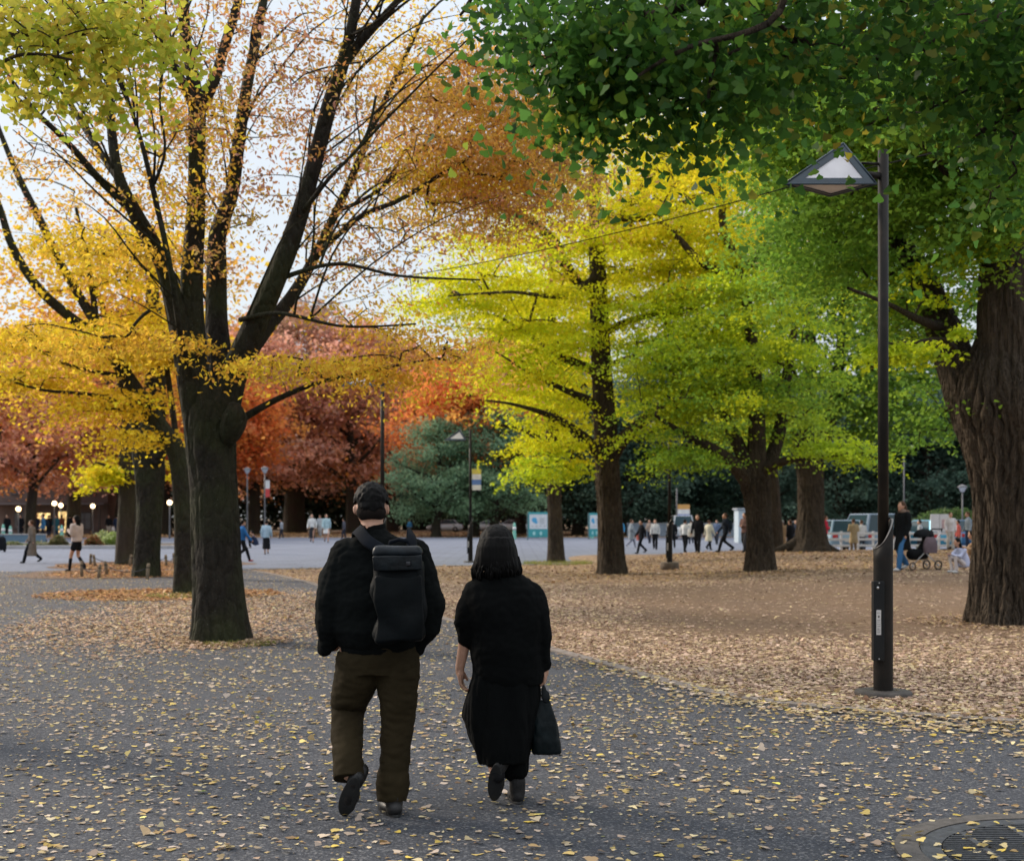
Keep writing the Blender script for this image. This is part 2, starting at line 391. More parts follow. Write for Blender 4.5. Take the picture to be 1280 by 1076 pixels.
def near_zelkova():
    t = Traced('zelkova_tree', 'big dark multi-stemmed tree nearest on the left, with a knot where a bough was cut', 275, 800, 1, 'zelkova trees along the left side')
    t.T([(275,803,0,34),(274,770,0,31.5),(271,700,0,30),(268,620,0,29),(264,565,0,30),(262,530,0,31),(262,500,0,25),(262,475,0,15)], n=90, fine=24, flare=.34, rough=.045, ridge=.05, rk=22)
    # knot where a bough was cut off
    kp = [P(284,552,t.d-.10)-t.b, P(290,536,t.d-.26)-t.b, P(293,522,t.d-.34)-t.b, P(294,514,t.d-.33)-t.b, P(293,518,t.d-.30)-t.b, P(291,528,t.d-.24)-t.b]
    t.limb(kp, [.10,.15,.15,.12,.08,.01], 22, 6, rough=.10, node=False)
    L = lambda p, **k: t.L([(a, b, c, r_*.88) for a, b, c, r_ in p], **dict(dict(n=20, per=8, rough=.05), **k))
    L([(248,560,0,16),(240,490,-.1,18),(228,425,-.1,16),(213,360,-.2,13),(198,318,-.4,11.5),(172,272,-.8,10.5),(150,225,-1,8),(140,170,-1,6.5),(136,100,-1,5),(130,30,-1.2,4),(122,-60,-1.2,2.5)])
    L([(170,268,-.8,7),(125,225,-1,5.5),(95,190,-1.2,4.5),(60,155,-1.5,4),(15,118,-2,3),(-30,80,-2.4,2)], n=10)
    L([(152,228,-1,6),(118,180,-.5,4.5),(88,130,0,4),(70,95,0,3),(50,40,.3,2.2)], n=10)
    L([(252,545,0,17),(243,440,0,17),(240,360,0,16),(244,290,.0,14),(246,240,0,12.5),(246,180,0,12),(246,140,.1,12),(240,90,.2,9),(232,50,.3,8),(228,-30,.4,7),(225,-140,.5,5)])
    L([(248,140,.2,10),(268,100,.3,8),(282,55,.5,7),(298,0,.6,6),(310,-80,.8,4)], n=14)
    L([(242,132,0,8),(222,90,-.2,6),(200,50,-.3,5),(180,10,-.5,4),(155,-60,-.5,3)], n=12)
    L([(272,560,.2,20),(275,470,.4,20),(271,400,.5,16),(271,330,.6,14),(273,290,.6,12),(290,240,.7,10),(298,180,.8,9),(308,110,1,8),(322,40,1.2,7),(340,-60,1.4,5)])
    L([(278,545,0,18),(293,468,0,18),(315,415,-.1,17),(340,360,-.3,15),(360,310,-.4,14),(380,250,-.5,12),(398,185,-.6,11),(412,130,-.7,10.5),(428,80,-.8,9),(440,30,-.9,7.5),(455,-60,-1,6)])
    L([(424,95,-.8,7),(438,66,-.85,6),(455,46,-.9,5.5),(482,18,-1,5),(520,-25,-1.2,3.5)], n=12)
    L([(302,455,.2,11),(335,408,.5,10),(365,370,.8,9),(390,328,1,7.5),(420,265,1.2,6),(445,210,1.3,5.2),(470,150,1.5,4.5),(500,85,1.6,3.5),(530,20,1.8,2.5)], n=14)
    L([(392,325,1,5),(420,296,.9,4.5),(456,268,1,4),(500,250,1.2,3.5),(545,222,1.5,3),(590,195,2,2)], n=8)
    L([(420,265,1.2,3.5),(470,240,1.6,2.6),(530,185,2.2,2)], n=8)
    L([(300,525,.1,6),(345,500,0,4.5),(400,478,-.3,3.2),(470,462,-.5,2.2),(545,448,-1,1.2)], n=8)
    L([(300,400,-.2,4),(350,392,-.6,3),(430,408,-1,2),(520,405,-1.4,1.3)], n=6)
    L([(345,350,-.3,4),(420,330,-.5,2.6),(500,345,-.8,2),(600,350,-1.2,1.2)], n=6)
    L([(238,470,-.5,5),(226,420,-1,4.5),(214,340,-1.4,4.2),(192,240,-1.6,4),(176,175,-1.7,3.2),(160,125,-1.8,2.4),(146,80,-1.9,1.6)], n=8)
    L([(190,236,-1.6,3),(206,190,-1.8,2),(200,130,-1.9,1.8),(202,70,-2,1.2)], n=6)
    L([(375,270,-.5,4),(410,225,-.9,3),(455,175,-1,2.4),(470,120,-1,2)], n=6)
    rg = t.rng; base = [(np.array(q)) for q in t.nodes if q[2] > 3.6 and abs(q[0]) < .36*q[2]]
    for i in range(135):
        a = base[rg.integers(len(base))]; out = np.array((a[0], a[1]*.7, 0)); out /= np.linalg.norm(out)+.3
        Lh = rg.uniform(1.0, 2.9)*(.75 if i%3 else 1.2); d0 = out*rg.uniform(.1,.8)+rg.normal(size=3)*.33+np.array((0,0,rg.uniform(.5,1.2))); d0 /= np.linalg.norm(d0)
        b1 = a+d0*Lh*.35; d1 = d0+out*.35+rg.normal(size=3)*.12; b2 = b1+d1/np.linalg.norm(d1)*Lh*.35; d2 = d1+out*.5+np.array((0,0,-.25))+rg.normal(size=3)*.15; b3 = b2+d2/np.linalg.norm(d2)*Lh*.3
        r0 = rg.uniform(.010,.020)*(1 if i%5 else 1.6); t.limb([a,b1,b2,b3], [r0,r0*.7,r0*.45,.003], 5, 3)
    up = [(OR,1.2),(RU,2),(GD,1),(PB,1.4),((.62,.40,.08),1.4),((.40,.42,.06),1)]; gold = [(GD,2.4),(OR2,2.6),(OR,1.6),(Y3,.6)]
    ru = [(RU,2.8),(PB,2),(OR,1.4),((.62,.38,.08),1.2),((.42,.42,.07),.6)]
    t.M(330,110,.2,150,170,2.2,130,.22,34,ru,.6)
    t.M(220,70,.2,120,140,1.8,100,.24,28,up,.6)
    t.M(225,200,-.2,90,90,1.5,54,.24,42,gold,.5)
    t.M(110,190,-.8,110,110,1.8,40,.24,22,up,.5)
    t.M(440,200,.6,120,170,2.0,100,.24,28,up,.5)
    t.M(590,170,2.2,125,95,2.0,240,.36,100,[((.70,.48,.06),2.6),(OR,1),((.66,.40,.06),2),(PB,1.8),(RU,1)],.4,layers=.6)
    t.M(660,215,2.6,90,60,1.6,90,.34,70,[(PB,1.4),(OR,1),(GD,1.6),(OR2,1)],.4,layers=.6)
    t.M(520,235,2.0,60,50,1.4,40,.32,56,[(GD,2),(OR2,2),(YG,.6)],.4,layers=.5)
    t.M(500,60,1.5,90,80,1.6,60,.28,40,[(GD,2),(OR2,2),(RU,1)],.5)
    t.M(470,300,.5,110,40,1.5,30,.3,24,up,.4)
    t.M(410,462,-.5,120,14,1.2,52,.30,62,gold,.22)
    t.M(540,435,-.6,90,22,1.0,40,.30,48,[(OR,2),(GD,2),(PB,1)],.25)
    t.M(470,395,-.6,70,22,1.0,18,.28,30,gold,.3)
    t.M(260,290,-.2,60,60,1.4,26,.26,30,up,.5)
    t.M(140,320,-1.0,80,22,1.0,24,.3,44,gold,.2)
    t.M(130,425,-.8,130,14,1.2,44,.30,60,gold,.2)
    t.finish(t.root, BARK_Z, .068, LONG, up=.35, droop=.35, twig=.0035, maxtw=.022, jit=.27)
    return t
def left_trees():
    gold = [(GD,3),(Y3,2),(OR2,1.2),(Y1,1.2)]
    t = Traced('zelkova_tree', 'slender tree leaning left, directly behind the nearest dark trunk', 232, 742, 2, 'zelkova trees along the left side')
    t.T([(232,744,0,16),(231,690,0,13),(228,620,0,12),(220,565,0,12),(196,527,0,10),(150,457,0,9),(128,416,0,8.5),(118,400,0,7)], n=28, fine=10, flare=.15, rough=.03)
    t.L([(130,418,0,7),(104,408,0,6.5),(58,371,-.2,6),(30,335,-.3,5.5),(12,300,-.4,5),(-2,255,-.5,4),(-25,210,-.5,3)], n=10)
    t.L([(122,408,0,7),(98,368,.1,5.5),(75,328,.2,5),(52,279,.3,5),(25,225,.4,4),(0,165,.6,3),(-15,120,.8,2)], n=10)
    t.L([(119,400,0,5),(117,374,.1,4),(108,320,.3,3),(95,260,.5,2)], n=8)
    t.L([(160,470,0,3),(115,464,-.4,2.4),(70,450,-.8,1.8),(30,425,-1,1)], n=6)
    t.L([(190,520,0,3.2),(125,495,-.4,2.4),(50,487,-1,1.8),(-10,467,-1.4,1.2)], n=6)
    t.L([(222,560,0,4),(214,500,.6,4),(206,440,1,3.4),(200,380,1.5,3)], n=6)
    t.M(90,425,0,130,17,1.8,85,.42,62,gold,.2); t.M(205,440,.2,90,15,1.6,55,.42,58,gold,.2)
    t.M(130,305,0,90,20,1.6,55,.42,52,gold,.25); t.M(150,350,0,80,12,1.4,30,.38,46,gold,.2)
    t.M(40,475,-.4,70,14,1.4,34,.4,56,gold,.2); t.M(150,505,0,80,18,1.4,44,.38,50,gold,.25)
    t.M(200,395,.5,70,14,1.4,36,.38,54,gold,.2); t.M(170,545,0,55,12,1.2,22,.36,50,gold,.2)
    t.M(60,250,.4,60,80,1.4,26,.36,41,[(OR2,2),(GD,2),(OR,1)],.4)
    t.finish(t.root, BARK_Z, .092, KITE, up=.7, twig=.006, maxtw=.05)
    t = Traced('zelkova_tree', 'stout tree with lumpy burls, between the leaning tree and the farthest left one', 183, 721, 3, 'zelkova trees along the left side')
    t.T([(183,723,0,18),(184,690,0,16),(187,640,0,16.5),(188,595,0,18.5),(185,560,0,20),(190,533,0,16),(194,490,0,13.5),(193,430,0,11),(190,360,0,8),(188,300,0,6)], n=36, fine=10, flare=.2, rough=.06)
    t.L([(196,575,-.3,9),(205,548,-.6,8),(206,535,-.6,3)], n=12, rough=.1)
    t.L([(180,560,0,8),(165,520,.3,6),(150,470,.6,5),(140,420,1,4),(120,360,1,3)], n=8)
    t.L([(196,490,0,7),(215,450,.5,5),(235,400,1,4)], n=8)
    pal = [(OR,2),(GD,2),(RU,1),(OR2,1.5)]
    t.M(180,440,.5,110,70,3,90,.55,60,pal,.3,layers=.8); t.M(190,330,.5,120,70,3,70,.55,50,pal,.35,layers=.8)
    t.M(70,380,0,90,60,2.5,40,.55,46,pal,.3,layers=.8)
    t.finish(t.root, BARK_Z, .15, KITE, up=.8, twig=.008, maxtw=.09)
    t = Traced('zelkova_tree', 'dark-barked tree in a staked bed, leftmost trunk of the left row', 157, 706, 4, 'zelkova trees along the left side')
    t.T([(157,707,0,13),(158,660,0,11.5),(160,600,0,11),(158,550,0,11),(156,510,0,9),(150,460,0,7),(146,400,0,5)], n=24, fine=8, flare=.2, rough=.04)
    t.L([(158,545,0,6),(145,500,.2,5),(125,450,.4,4),(105,410,.5,3)], n=8); t.L([(158,540,0,6),(172,490,.2,4),(182,440,.4,3)], n=8)
    t.L([(158,600,0,3),(140,585,-.4,2.2),(120,578,-.8,1.5)], n=6)
    pal = [(OR,2),(RU,2),(RD,.8),(GD,1)]
    t.M(140,450,.5,100,80,3.5,100,.65,60,pal,.35,layers=1)
    t.M(132,588,-.5,24,17,1.0,26,.30,50,[(Y1,2),(GD,1),(YG,1)],.3)
    t.M(230,590,0,20,14,.9,12,.30,50,[(Y1,2),(GD,1)],.3)
    t.finish(t.root, BARK_B, .17, KITE, up=.8, twig=.008, maxtw=.09)

def ginkgos():
    YL = [(Y1,3),(Y2,2.4),(YG,2.2),(Y3,.8)]; YGm = [(YG,3),(Y2,2),(YG2,2)]; GR = [(YG2,3),(GN3,2),(YG,1.4),(GN,1)]
    t = Traced('ginkgo_tree', 'tall straight yellow-green ginkgo on the leaf edge, left of the drum-footed lamp post', 765, 718, 11, 'ginkgo trees on the leafy ground')
    t.H(*[(762,y,26) for y in range(440,640,14)], (725,535,16),(700,526,14),(795,535,15),(725,487,14),(700,480,12),(718,452,12),(700,310,18),(682,295,16),(720,345,12),(750,330,16),(748,350,14),(744,262,14),(812,220,14),(832,190,12),(800,245,12),(850,260,12))
    t.T([(765,720,0,18),(763,660,0,16),(760,600,0,15.5),(757,540,0,14.5),(753,480,0,13),(750,420,0,12),(748,360,0,11),(746,310,0,10),(744,260,0,8),(742,200,0,6),(742,120,0,4),(742,40,0,2)], n=96, fine=16, flare=.30, rough=.04, ridge=.13, rk=24)
    for p in ([(756,580,0,9),(742,558,-.3,7),(722,540,-.6,5.5),(690,520,-1.1,4),(640,505,-2,2),(600,500,-2.4,1)],
              [(765,570,0,10),(778,550,-.3,9),(792,537,-.6,7.5),(815,515,-1,5),(850,500,-1.5,3),(890,490,-2,1.5)],
              [(750,515,0,7),(735,500,-.5,6),(712,490,-1,4),(670,470,-1.6,2.5),(620,440,-2,1)],
              [(750,468,0,7),(735,460,.1,6),(700,445,.3,5),(672,425,.6,3),(630,400,1,2)],
              [(748,375,0,7),(720,350,-.4,6),(700,318,-.6,8),(690,300,-.8,7),(665,278,-1,5),(620,258,-1.4,3.5),(570,240,-2,2)],
              [(748,330,0,6),(760,290,.3,5),(800,240,.6,5),(820,205,.8,4.5),(836,180,1,3)],
              [(746,420,0,6),(790,400,-.6,4),(840,390,-1.4,3),(880,385,-2,1.5)],
              [(744,260,0,5),(790,275,-.7,4),(840,262,-1.2,3.4),(872,245,-1.5,3),(900,243,-1.8,1.5)],
              [(744,260,0,5),(715,215,0,4),(690,170,.2,3)], [(742,200,0,4),(770,150,.4,3),(800,80,.6,2)],
              [(742,470,0,4),(775,450,-1.4,3),(820,440,-2.2,2)], [(748,440,0,5),(752,420,1.4,4),(756,400,3,2)],
              [(748,345,0,5),(700,370,-1.5,3.5),(640,365,-2.6,2),(560,370,-3,1)]):
        t.L(p, n=10, rough=.04)
    t.M(735,190,0,110,120,2.6,120,.42,113,YL,.3,layers=.8)
    t.M(700,330,-.6,150,80,2.6,170,.42,118,YL,.28,layers=.75)
    t.M(580,375,-1,80,40,1.8,60,.40,113,YL,.25,layers=.6)
    t.M(820,330,-.6,110,80,2.4,130,.42,113,YL,.28,layers=.75)
    t.M(690,450,-.8,110,50,2.2,100,.40,113,YL+[(YG,2)],.28,layers=.6)
    t.M(820,430,-1.2,120,50,2.4,120,.42,118,YGm,.28,layers=.7)
    t.M(695,545,-1.2,52,34,1.8,44,.34,108,YL+[(YG,2)],.3,layers=.5)
    t.M(845,500,-1.2,60,24,1.6,34,.36,108,YGm,.28,layers=.6)
    t.M(655,470,-1.4,30,24,1.4,16,.34,102,YL,.28)
    t.M(690,590,-1,38,12,.8,20,.26,81,YGm,.3)
    t.finish(t.root, BARK_G, .088, KITE, up=.6, droop=.4, twig=.0065, maxtw=.06)
    t = Traced('ginkgo_tree', 'thin-trunked yellow ginkgo right of the teal map board at the plaza edge', 695, 703, 12, 'ginkgo trees on the leafy ground')
    t.T([(695,704,0,11),(694,660,0,9.5),(692,610,0,9),(690,550,0,8),(690,480,0,7),(690,400,0,5),(690,300,0,3)], n=24, fine=8, flare=.25, rough=.05)
    t.L([(690,560,0,4),(660,540,0,3),(620,530,-.4,2)], n=6); t.L([(690,500,0,4),(730,480,0,3),(760,470,.4,2)], n=6)
    t.M(695,490,0,50,60,3,56,.6,80,YL,.3,layers=.8); t.M(670,390,0,90,90,3,90,.6,80,YL,.3,layers=.8)
    t.M(680,575,0,34,18,1.4,22,.4,70,YGm,.3); 
    t.finish(t.root, BARK_G, .17, KITE, up=.8, droop=.2, twig=.008, maxtw=.07)
    t = Traced('ginkgo_tree', 'ginkgo forking low into spreading limbs, right of the drum-footed lamp post', 950, 714, 13, 'ginkgo trees on the leafy ground')
    t.H(*[(946,y,24) for y in range(545,640,14)], (920,585,18),(900,568,18),(878,555,16),(860,546,14),(925,560,18),(912,535,15),(946,525,18),(965,565,16),(975,530,14),(935,395,12),(905,300,20),(880,328,14),(920,320,14),(900,240,16))
    t.T([(950,716,0,18),(950,680,0,16),(948,640,0,15.5),(944,605,0,18),(942,590,0,16),(943,572,0,11),(944,555,0,4)], n=110, fine=20, flare=.34, rough=.05, ridge=.14, rk=26)
    for p in ([(942,612,0,12),(925,588,-.2,10),(905,570,-.4,7.5),(880,555,-.7,6),(852,540,-1,4),(820,520,-1.4,2)],
              [(942,605,0,11),(925,560,.1,9),(905,520,.3,7),(885,480,.6,5),(870,430,.8,3)],
              [(944,600,0,13),(946,560,0,12),(946,510,0,10),(942,450,.2,8),(935,390,.3,7),(925,330,.4,6),(905,290,.6,5),(900,200,.8,3)],
              [(946,600,0,12),(965,570,.2,9),(978,520,.4,8),(985,460,.6,6),(995,400,.8,4)],
              [(930,350,.3,5),(880,330,-.2,5),(850,300,-.4,4),(825,275,-.6,3)],
              [(930,340,.3,5),(955,310,.2,4),(985,290,0,3)],
              [(948,590,0,8),(985,575,-.8,5),(1030,570,-1.8,3),(1080,565,-2.4,1.5)]):
        t.L(p, n=12, rough=.04)
    t.M(900,520,-.4,110,50,2.6,110,.44,108,GR+[(Y2,2)],.28,layers=.6)
    t.M(930,400,0,110,90,2.8,170,.46,113,[(YG,3),(Y2,1.5),(YG2,2),(GN3,1)],.28,layers=.8)
    t.M(880,250,.5,110,100,2.8,130,.48,108,[(Y1,3),(Y3,2),(Y2,2)],.3,layers=.8)
    t.M(870,570,-1,70,16,1.6,34,.36,89,GR,.25); t.M(1035,562,-1.6,60,14,1.4,34,.34,83,[(YG,2),(YG2,2)],.22)
    t.M(860,455,-1,80,30,2,50,.42,108,GR+[(Y2,2)],.25); t.M(1000,500,.5,60,60,2.4,44,.44,94,GR,.3)
    t.finish(t.root, BARK_G, .096, KITE, up=.6, droop=.4, twig=.007, maxtw=.07)
    t = Traced('ginkgo_tree', 'yellow ginkgo whose slim trunk shows just behind the low-forking one', 968, 694, 14, 'ginkgo trees on the leafy ground', d=54)
    t.T([(968,694,0,11),(966,640,0,10),(962,580,0,9),(950,500,0,8),(935,420,0,7),(920,330,0,6),(905,240,0,4),(900,160,0,2)], n=24, fine=8, flare=.3, rough=.05)
    for p in ([(925,350,0,4),(890,300,0,3),(870,250,0,2)], [(915,300,0,4),(950,250,.5,3),(970,200,1,2)], [(905,250,0,3),(870,190,0,2)], [(940,440,0,4),(900,400,-1,3),(860,380,-2,2)]): t.L(p, n=6)
    t.M(910,260,1,130,140,3.5,200,.65,80,[(Y1,3),(Y3,3),(Y2,1)],.3,layers=1); t.M(900,420,0,120,60,3,80,.6,70,[(Y1,2),(Y2,2)],.3,layers=.8)
    t.M(760,280,4,180,150,3,130,.7,80,[(Y1,3),(Y3,3),(Y2,1)],.3,layers=1)
    t.finish(t.root, BARK_G, .2, KITE, up=.8, droop=.2, twig=.009, maxtw=.08)
    t = Traced('ginkgo_tree', 'large green ginkgo with flared roots and a red-jacketed person beside it', 1012, 689, 15, 'ginkgo trees on the leafy ground')
    t.H((1012,580,26),(1030,555,22),(1040,520,18),(990,550,20))
    t.T([(1012,691,0,22),(1013,675,0,19),(1013,640,0,16),(1013,600,0,16),(1012,578,0,17),(1012,560,0,12),(1012,545,0,4)], n=110, fine=18, flare=.75, rough=.04, ridge=.10, rk=26)
    t.limb([np.array((-.1,0,.5)), np.array((-.7,-.2,.22)), np.array((-1.3,-.3,.03)), np.array((-1.9,-.4,-.1))], [.3,.2,.12,.05], 10, 5, rough=.08, node=False)
    t.limb([np.array((.1,-.1,.4)), np.array((.6,-.3,.12)), np.array((1.1,-.4,-.06))], [.28,.15,.06], 10, 5, rough=.08, node=False)
    for p in ([(1010,585,0,11),(990,545,0,9),(975,500,0,7),(965,440,.4,5)], [(1014,585,0,12),(1030,545,0,11),(1042,500,.2,8),(1050,440,.4,6),(1055,370,.6,4),(1060,280,1,3)],
              [(1012,580,0,12),(1010,520,.3,10),(1012,450,.6,8),(1015,360,.8,5),(1012,260,1,3)], [(1040,510,0,5),(1080,470,-.6,4),(1120,440,-1,2.5)]): t.L(p, n=12, rough=.04)
    t.M(1050,420,0,120,110,4,200,.6,84,[(GN3,3),(GN,2.4),(YG2,1.4),(GN2,1)],.3,layers=.9)
    t.M(1050,260,.5,140,110,4,180,.62,84,[(GN3,3),(GN,2),(YG2,1.2)],.3,layers=.9)
    t.M(980,540,-.5,70,30,2,40,.45,66,[(YG2,2),(GN3,2)],.28); t.M(1110,520,-.5,70,34,2,36,.5,66,[(GN,2),(GN3,2)],.28)
    t.M(1180,330,2,120,150,4,130,.65,80,[(GN,3),(GN2,2),(GN3,1)],.3,layers=.9)
    t.finish(t.root, BARK_G, .19, KITE, up=.8, droop=.2, twig=.009, maxtw=.09)
    # the huge one at the right edge
    t = Traced('ginkgo_tree', 'massive furrowed ginkgo at the right edge with leafy shoots on its bark', 1262, 779, 16, 'ginkgo trees on the leafy ground')
    t.H(*[(1235,y,60) for y in range(430,640,30)], *[(x,y,26) for x,y in ((1200,500),(1190,455),(1160,350),(1255,380),(1255,330),(1240,430))])
    t.T([(1265,786,0,47),(1263,770,0,46),(1264,720,0,47),(1266,660,0,48),(1266,600,0,52),(1262,550,0,58),(1258,510,0,64),(1256,480,0,58),(1257,450,0,46),(1258,415,0,30),(1259,380,0,8)], n=240, fine=44, flare=.5, rough=.06, ridge=.12, rk=44)
    t.ridge = .15
    for p in ([(1238,545,0,32),(1213,500,.2,30),(1195,455,.4,25),(1178,410,.6,21),(1158,360,.8,17),(1135,318,1,13),(1108,283,1.2,10),(1080,250,1.5,7),(1040,210,2,4)],
              [(1256,500,0,40),(1258,430,-.1,36),(1256,370,-.1,33),(1260,310,0,30),(1275,250,0,26),(1290,180,.2,22),(1300,80,.4,16),(1305,-60,.6,10)],
              [(1275,500,.2,30),(1310,420,.4,26),(1345,340,.6,22),(1385,250,.6,16),(1420,120,.8,9)],
              [(1262,320,0,12),(1232,270,-.6,10),(1195,225,-1.3,7),(1150,180,-2,5),(1100,140,-2.6,3)],
              [(1290,180,.2,10),(1240,120,-1,7),(1180,60,-2.4,5),(1120,20,-3.4,3)],
              [(1180,410,.6,8),(1150,400,-.4,5),(1110,380,-1.2,3),(1060,360,-2,2)],
              [(1195,440,.4,5),(1180,425,-.8,3.4),(1140,428,-1.4,2.4),(1100,430,-1.8,1.2)]):
        t.L(p, n=110 if p[0][3] > 20 else 12, per=14 if p[0][3] > 20 else 5, rough=.04, ridge=.10 if p[0][3] > 20 else 0, rk=26)
    gm = [((.17,.33,.03),3),(GN,2),(GN2,1),(GN3,2),(YG2,1.6)]
    t.M(1120,170,-1,150,90,2.2,180,.34,115,gm,.4,layers=.5); t.M(1215,240,-.8,80,110,1.6,110,.32,105,gm,.4,layers=.5)
    t.M(1050,290,1.5,90,90,2,110,.34,105,gm,.35,layers=.5); t.M(1130,390,.9,60,60,1.2,44,.26,64,gm+[(YG,2)],.35,layers=.4)
    t.M(1230,90,-1,120,100,2,120,.34,105,gm,.4,layers=.5); t.M(1020,130,-1,90,80,1.8,90,.34,105,gm+[(YG,1)],.4)
    t.M(1120,438,-1.5,46,8,.5,20,.16,46,[(YG,2),(YG2,2),(Y2,1)],.35); t.M(1165,505,.6,40,60,1.2,26,.28,50,gm,.4)
    for q in ((1228,412,-1.05,34,6,.15,12,.11,34),(1210,592,-.75,13,9,.12,10,.10,36),(1262,430,-1.05,30,12,.1,9,.08,12),(1276,590,-.95,8,30,.1,6,.07,14),(1275,285,-.8,10,8,.1,8,.1,30),(1205,425,-.9,16,16,.3,10,.12,40),(1180,330,-.6,40,50,.4,20,.16,40),(1230,300,-.8,40,30,.4,16,.16,40),(1150,440,-.9,36,12,.3,12,.14,40)):
        t.M(*q, [(YG,2),(Y2,1.4),(YG2,1.4)], .6)
    t.finish(t.root, BARK_G, .066, FAN, up=.55, droop=.6, twig=.0045, maxtw=.05)
def overhang():
    """boughs reaching into the picture from trees that stand just outside it"""
    t = Traced('ginkgo_tree', 'dark green ginkgo bough hanging nearest along the top right, trunk outside the photo', 1800, 1200, 21, d=5.4)
    b = t.b
    t.limb([np.array((0,0,-.1)), np.array((0,0,1.5)), np.array((-.1,0,3)), np.array((-.1,.1,4.6)), np.array((0,.2,7.5))], [.34,.3,.27,.22,.1], 24, fine=12, flare=.25, rough=.05)
    A = lambda px, py, dd: P(px, py, t.d+dd)-b
    start = np.array((-.1,0,3.2))
    for tgt, r in (([A(1450,60,-.1), A(1250,-30,-.1), A(1050,-20,0), A(880,0,0), A(740,50,.1), A(650,90,.2)], .07), ([A(1420,10,.3), A(1300,10,.5), A(1180,50,.8), A(1050,80,1), A(930,60,1.2)], .05),
                   ([A(1500,-100,0), A(1200,-160,.2), A(900,-120,.2), A(640,-40,.4), A(575,20,.5)], .05), ([A(1400,120,.2), A(1290,130,.5), A(1220,170,.8)], .035), ([A(1100,-60,-.3),A(960,30,-.3),A(860,60,-.3),A(790,100,-.2)], .022)):
        t.limb([start]+tgt, list(np.linspace(r, .006, len(tgt)+1)), 9, 6)
    dk = [((.075,.19,.022),2.6),((.045,.13,.02),3),((.03,.09,.02),2),(GN,.8),(YG2,.4),((.5,.40,.05),.15),(OR2,.05)]
    kw = dict(flat=1.0); t.spray = False
    for q in ((820,45,.1,190,60,.6,85),(860,105,.1,110,38,.4,32),(740,80,.1,80,50,.35,26),(715,125,.1,34,34,.2,9),(640,0,.4,55,25,.3,9),(1010,45,.5,130,50,.6,46),(970,90,.6,50,24,.4,10),(1150,15,.7,150,60,.8,70),(1190,95,.8,80,36,.6,24),(1258,140,.7,40,60,.5,22),(1265,225,.7,24,40,.4,8),(1040,150,.9,8,6,.1,1),(1150,140,.8,30,16,.3,4),(885,130,0,26,20,.2,6),(1270,40,.4,60,60,.5,20),(900,-20,.2,330,35,.6,60)):
        t.M(*q[:7], .11, 29, dk, **kw)
    t.finish(t.root, BARK_G, .0445, FAN, up=.15, droop=1.3, twig=.0022, sag=.1, maxtw=.016, jit=.2)
    t = Traced('ginkgo_tree', 'pale yellow-green leafy bough filling the upper left corner, its trunk outside the photo', -420, 900, 22, d=11)
    b = t.b
    t.limb([np.array((0,0,-.1)), np.array((0,0,2)), np.array((.1,0,4)), np.array((.1,.1,6)), np.array((0,.2,9))], [.34,.3,.27,.22,.1], 24, fine=12, flare=.25, rough=.05)
    A = lambda px, py, dd: P(px, py, t.d+dd)-b
    for tgt, r in (([A(-200,120,0), A(-50,60,0), A(60,40,.2), A(150,50,.4)], .07), ([A(-150,60,.3), A(0,-40,.5), A(100,-20,.6), A(170,10,.8)], .06), ([A(-200,160,0), A(-60,120,0), A(20,70,-.2), A(90,75,-.2)], .03)):
        t.limb([np.array((.1,0,4.2))]+tgt, list(np.linspace(r, .01, len(tgt)+1)), 9, 6)
    pl = [(YG2,2),((.42,.46,.05),2.2),((.55,.50,.05),2),((.60,.45,.05),1.6),((.6,.36,.06),.7)]
    for q in ((60,40,.2,115,55,1.2,46),(130,60,.4,80,50,1.0,34),(20,90,0,60,35,.8,14),(165,20,.6,60,34,.8,18),(100,115,.3,60,25,.6,12),(190,60,.4,36,22,.5,6),(0,0,.3,180,60,1.0,34),(60,135,.2,60,14,.4,4)):
        t.M(*q, .19, 19, pl, .9)
    t.finish(t.root, BARK_G, .070, FAN, up=.2, droop=.9, twig=.003, maxtw=.03)

# far trees: a few kinds, copied
def far_kind(seed, h, cw, low, pal, lobes, sig, nl, leaf, trunk_r, bark, dark=False):
    t = TreeGen(seed); r = t.rng; lean = r.normal(size=2)*.3
    t.limb([np.array((0,0,-.3)), np.array((0,0,h*.12)), np.array((lean[0],lean[1],h*.3)), np.array((lean[0]*2,lean[1]*2,h*.6)), np.array((lean[0]*2,lean[1]*2,h*.93))], [trunk_r*1.15,trunk_r,trunk_r*.8,trunk_r*.45,.05], 16, fine=5, flare=.3, rough=.05)
    for i in range(9):
        a = i*2.4+r.random(); z0 = h*(low*.75+.5*i/9*(1-low)); L = cw*.5*r.uniform(.6,.95)
        t.limb([np.array((lean[0],lean[1],z0)), np.array((math.cos(a)*L*.4,math.sin(a)*L*.4,z0+h*.07)), np.array((math.cos(a)*L,math.sin(a)*L,z0+h*.16))], [trunk_r*.5,trunk_r*.3,.05], 8, 4, rough=.04)
    for i in range(lobes):
        a = r.random()*6.283; f = (i+.5)/lobes; z = h*(low+(1-low)*f*.93)
        w = cw*.5*math.sin(PI*min(.98, .22+.78*f))**.6*r.uniform(.45,.85)
        k = 11
        t.clumps((math.cos(a)*w, math.sin(a)*w, z), (cw*.22, cw*.22, h*.07), k, sig, nl, pal, .45, .3)
    root = link(bpy.data.objects.new('tree', None))
    t.finish(root, bark, leaf, KITE, up=.7, droop=.1, twig=.012, maxtw=.12, jit=.2)
    return root
def copy_tree(root, name, label, loc, rz, sc, group, cat='tree'):
    c = root.copy(); c.name = name; link(c); c.location = loc; c.rotation_euler = (0,0,rz); c.scale = (sc[0],sc[0],sc[1])
    c['label'] = label; c['category'] = cat; c['group'] = group
    for ch in list(root.children):
        k = ch.copy(); k.name = ch.name.split('.')[0]; link(k); k.parent = c
    return c
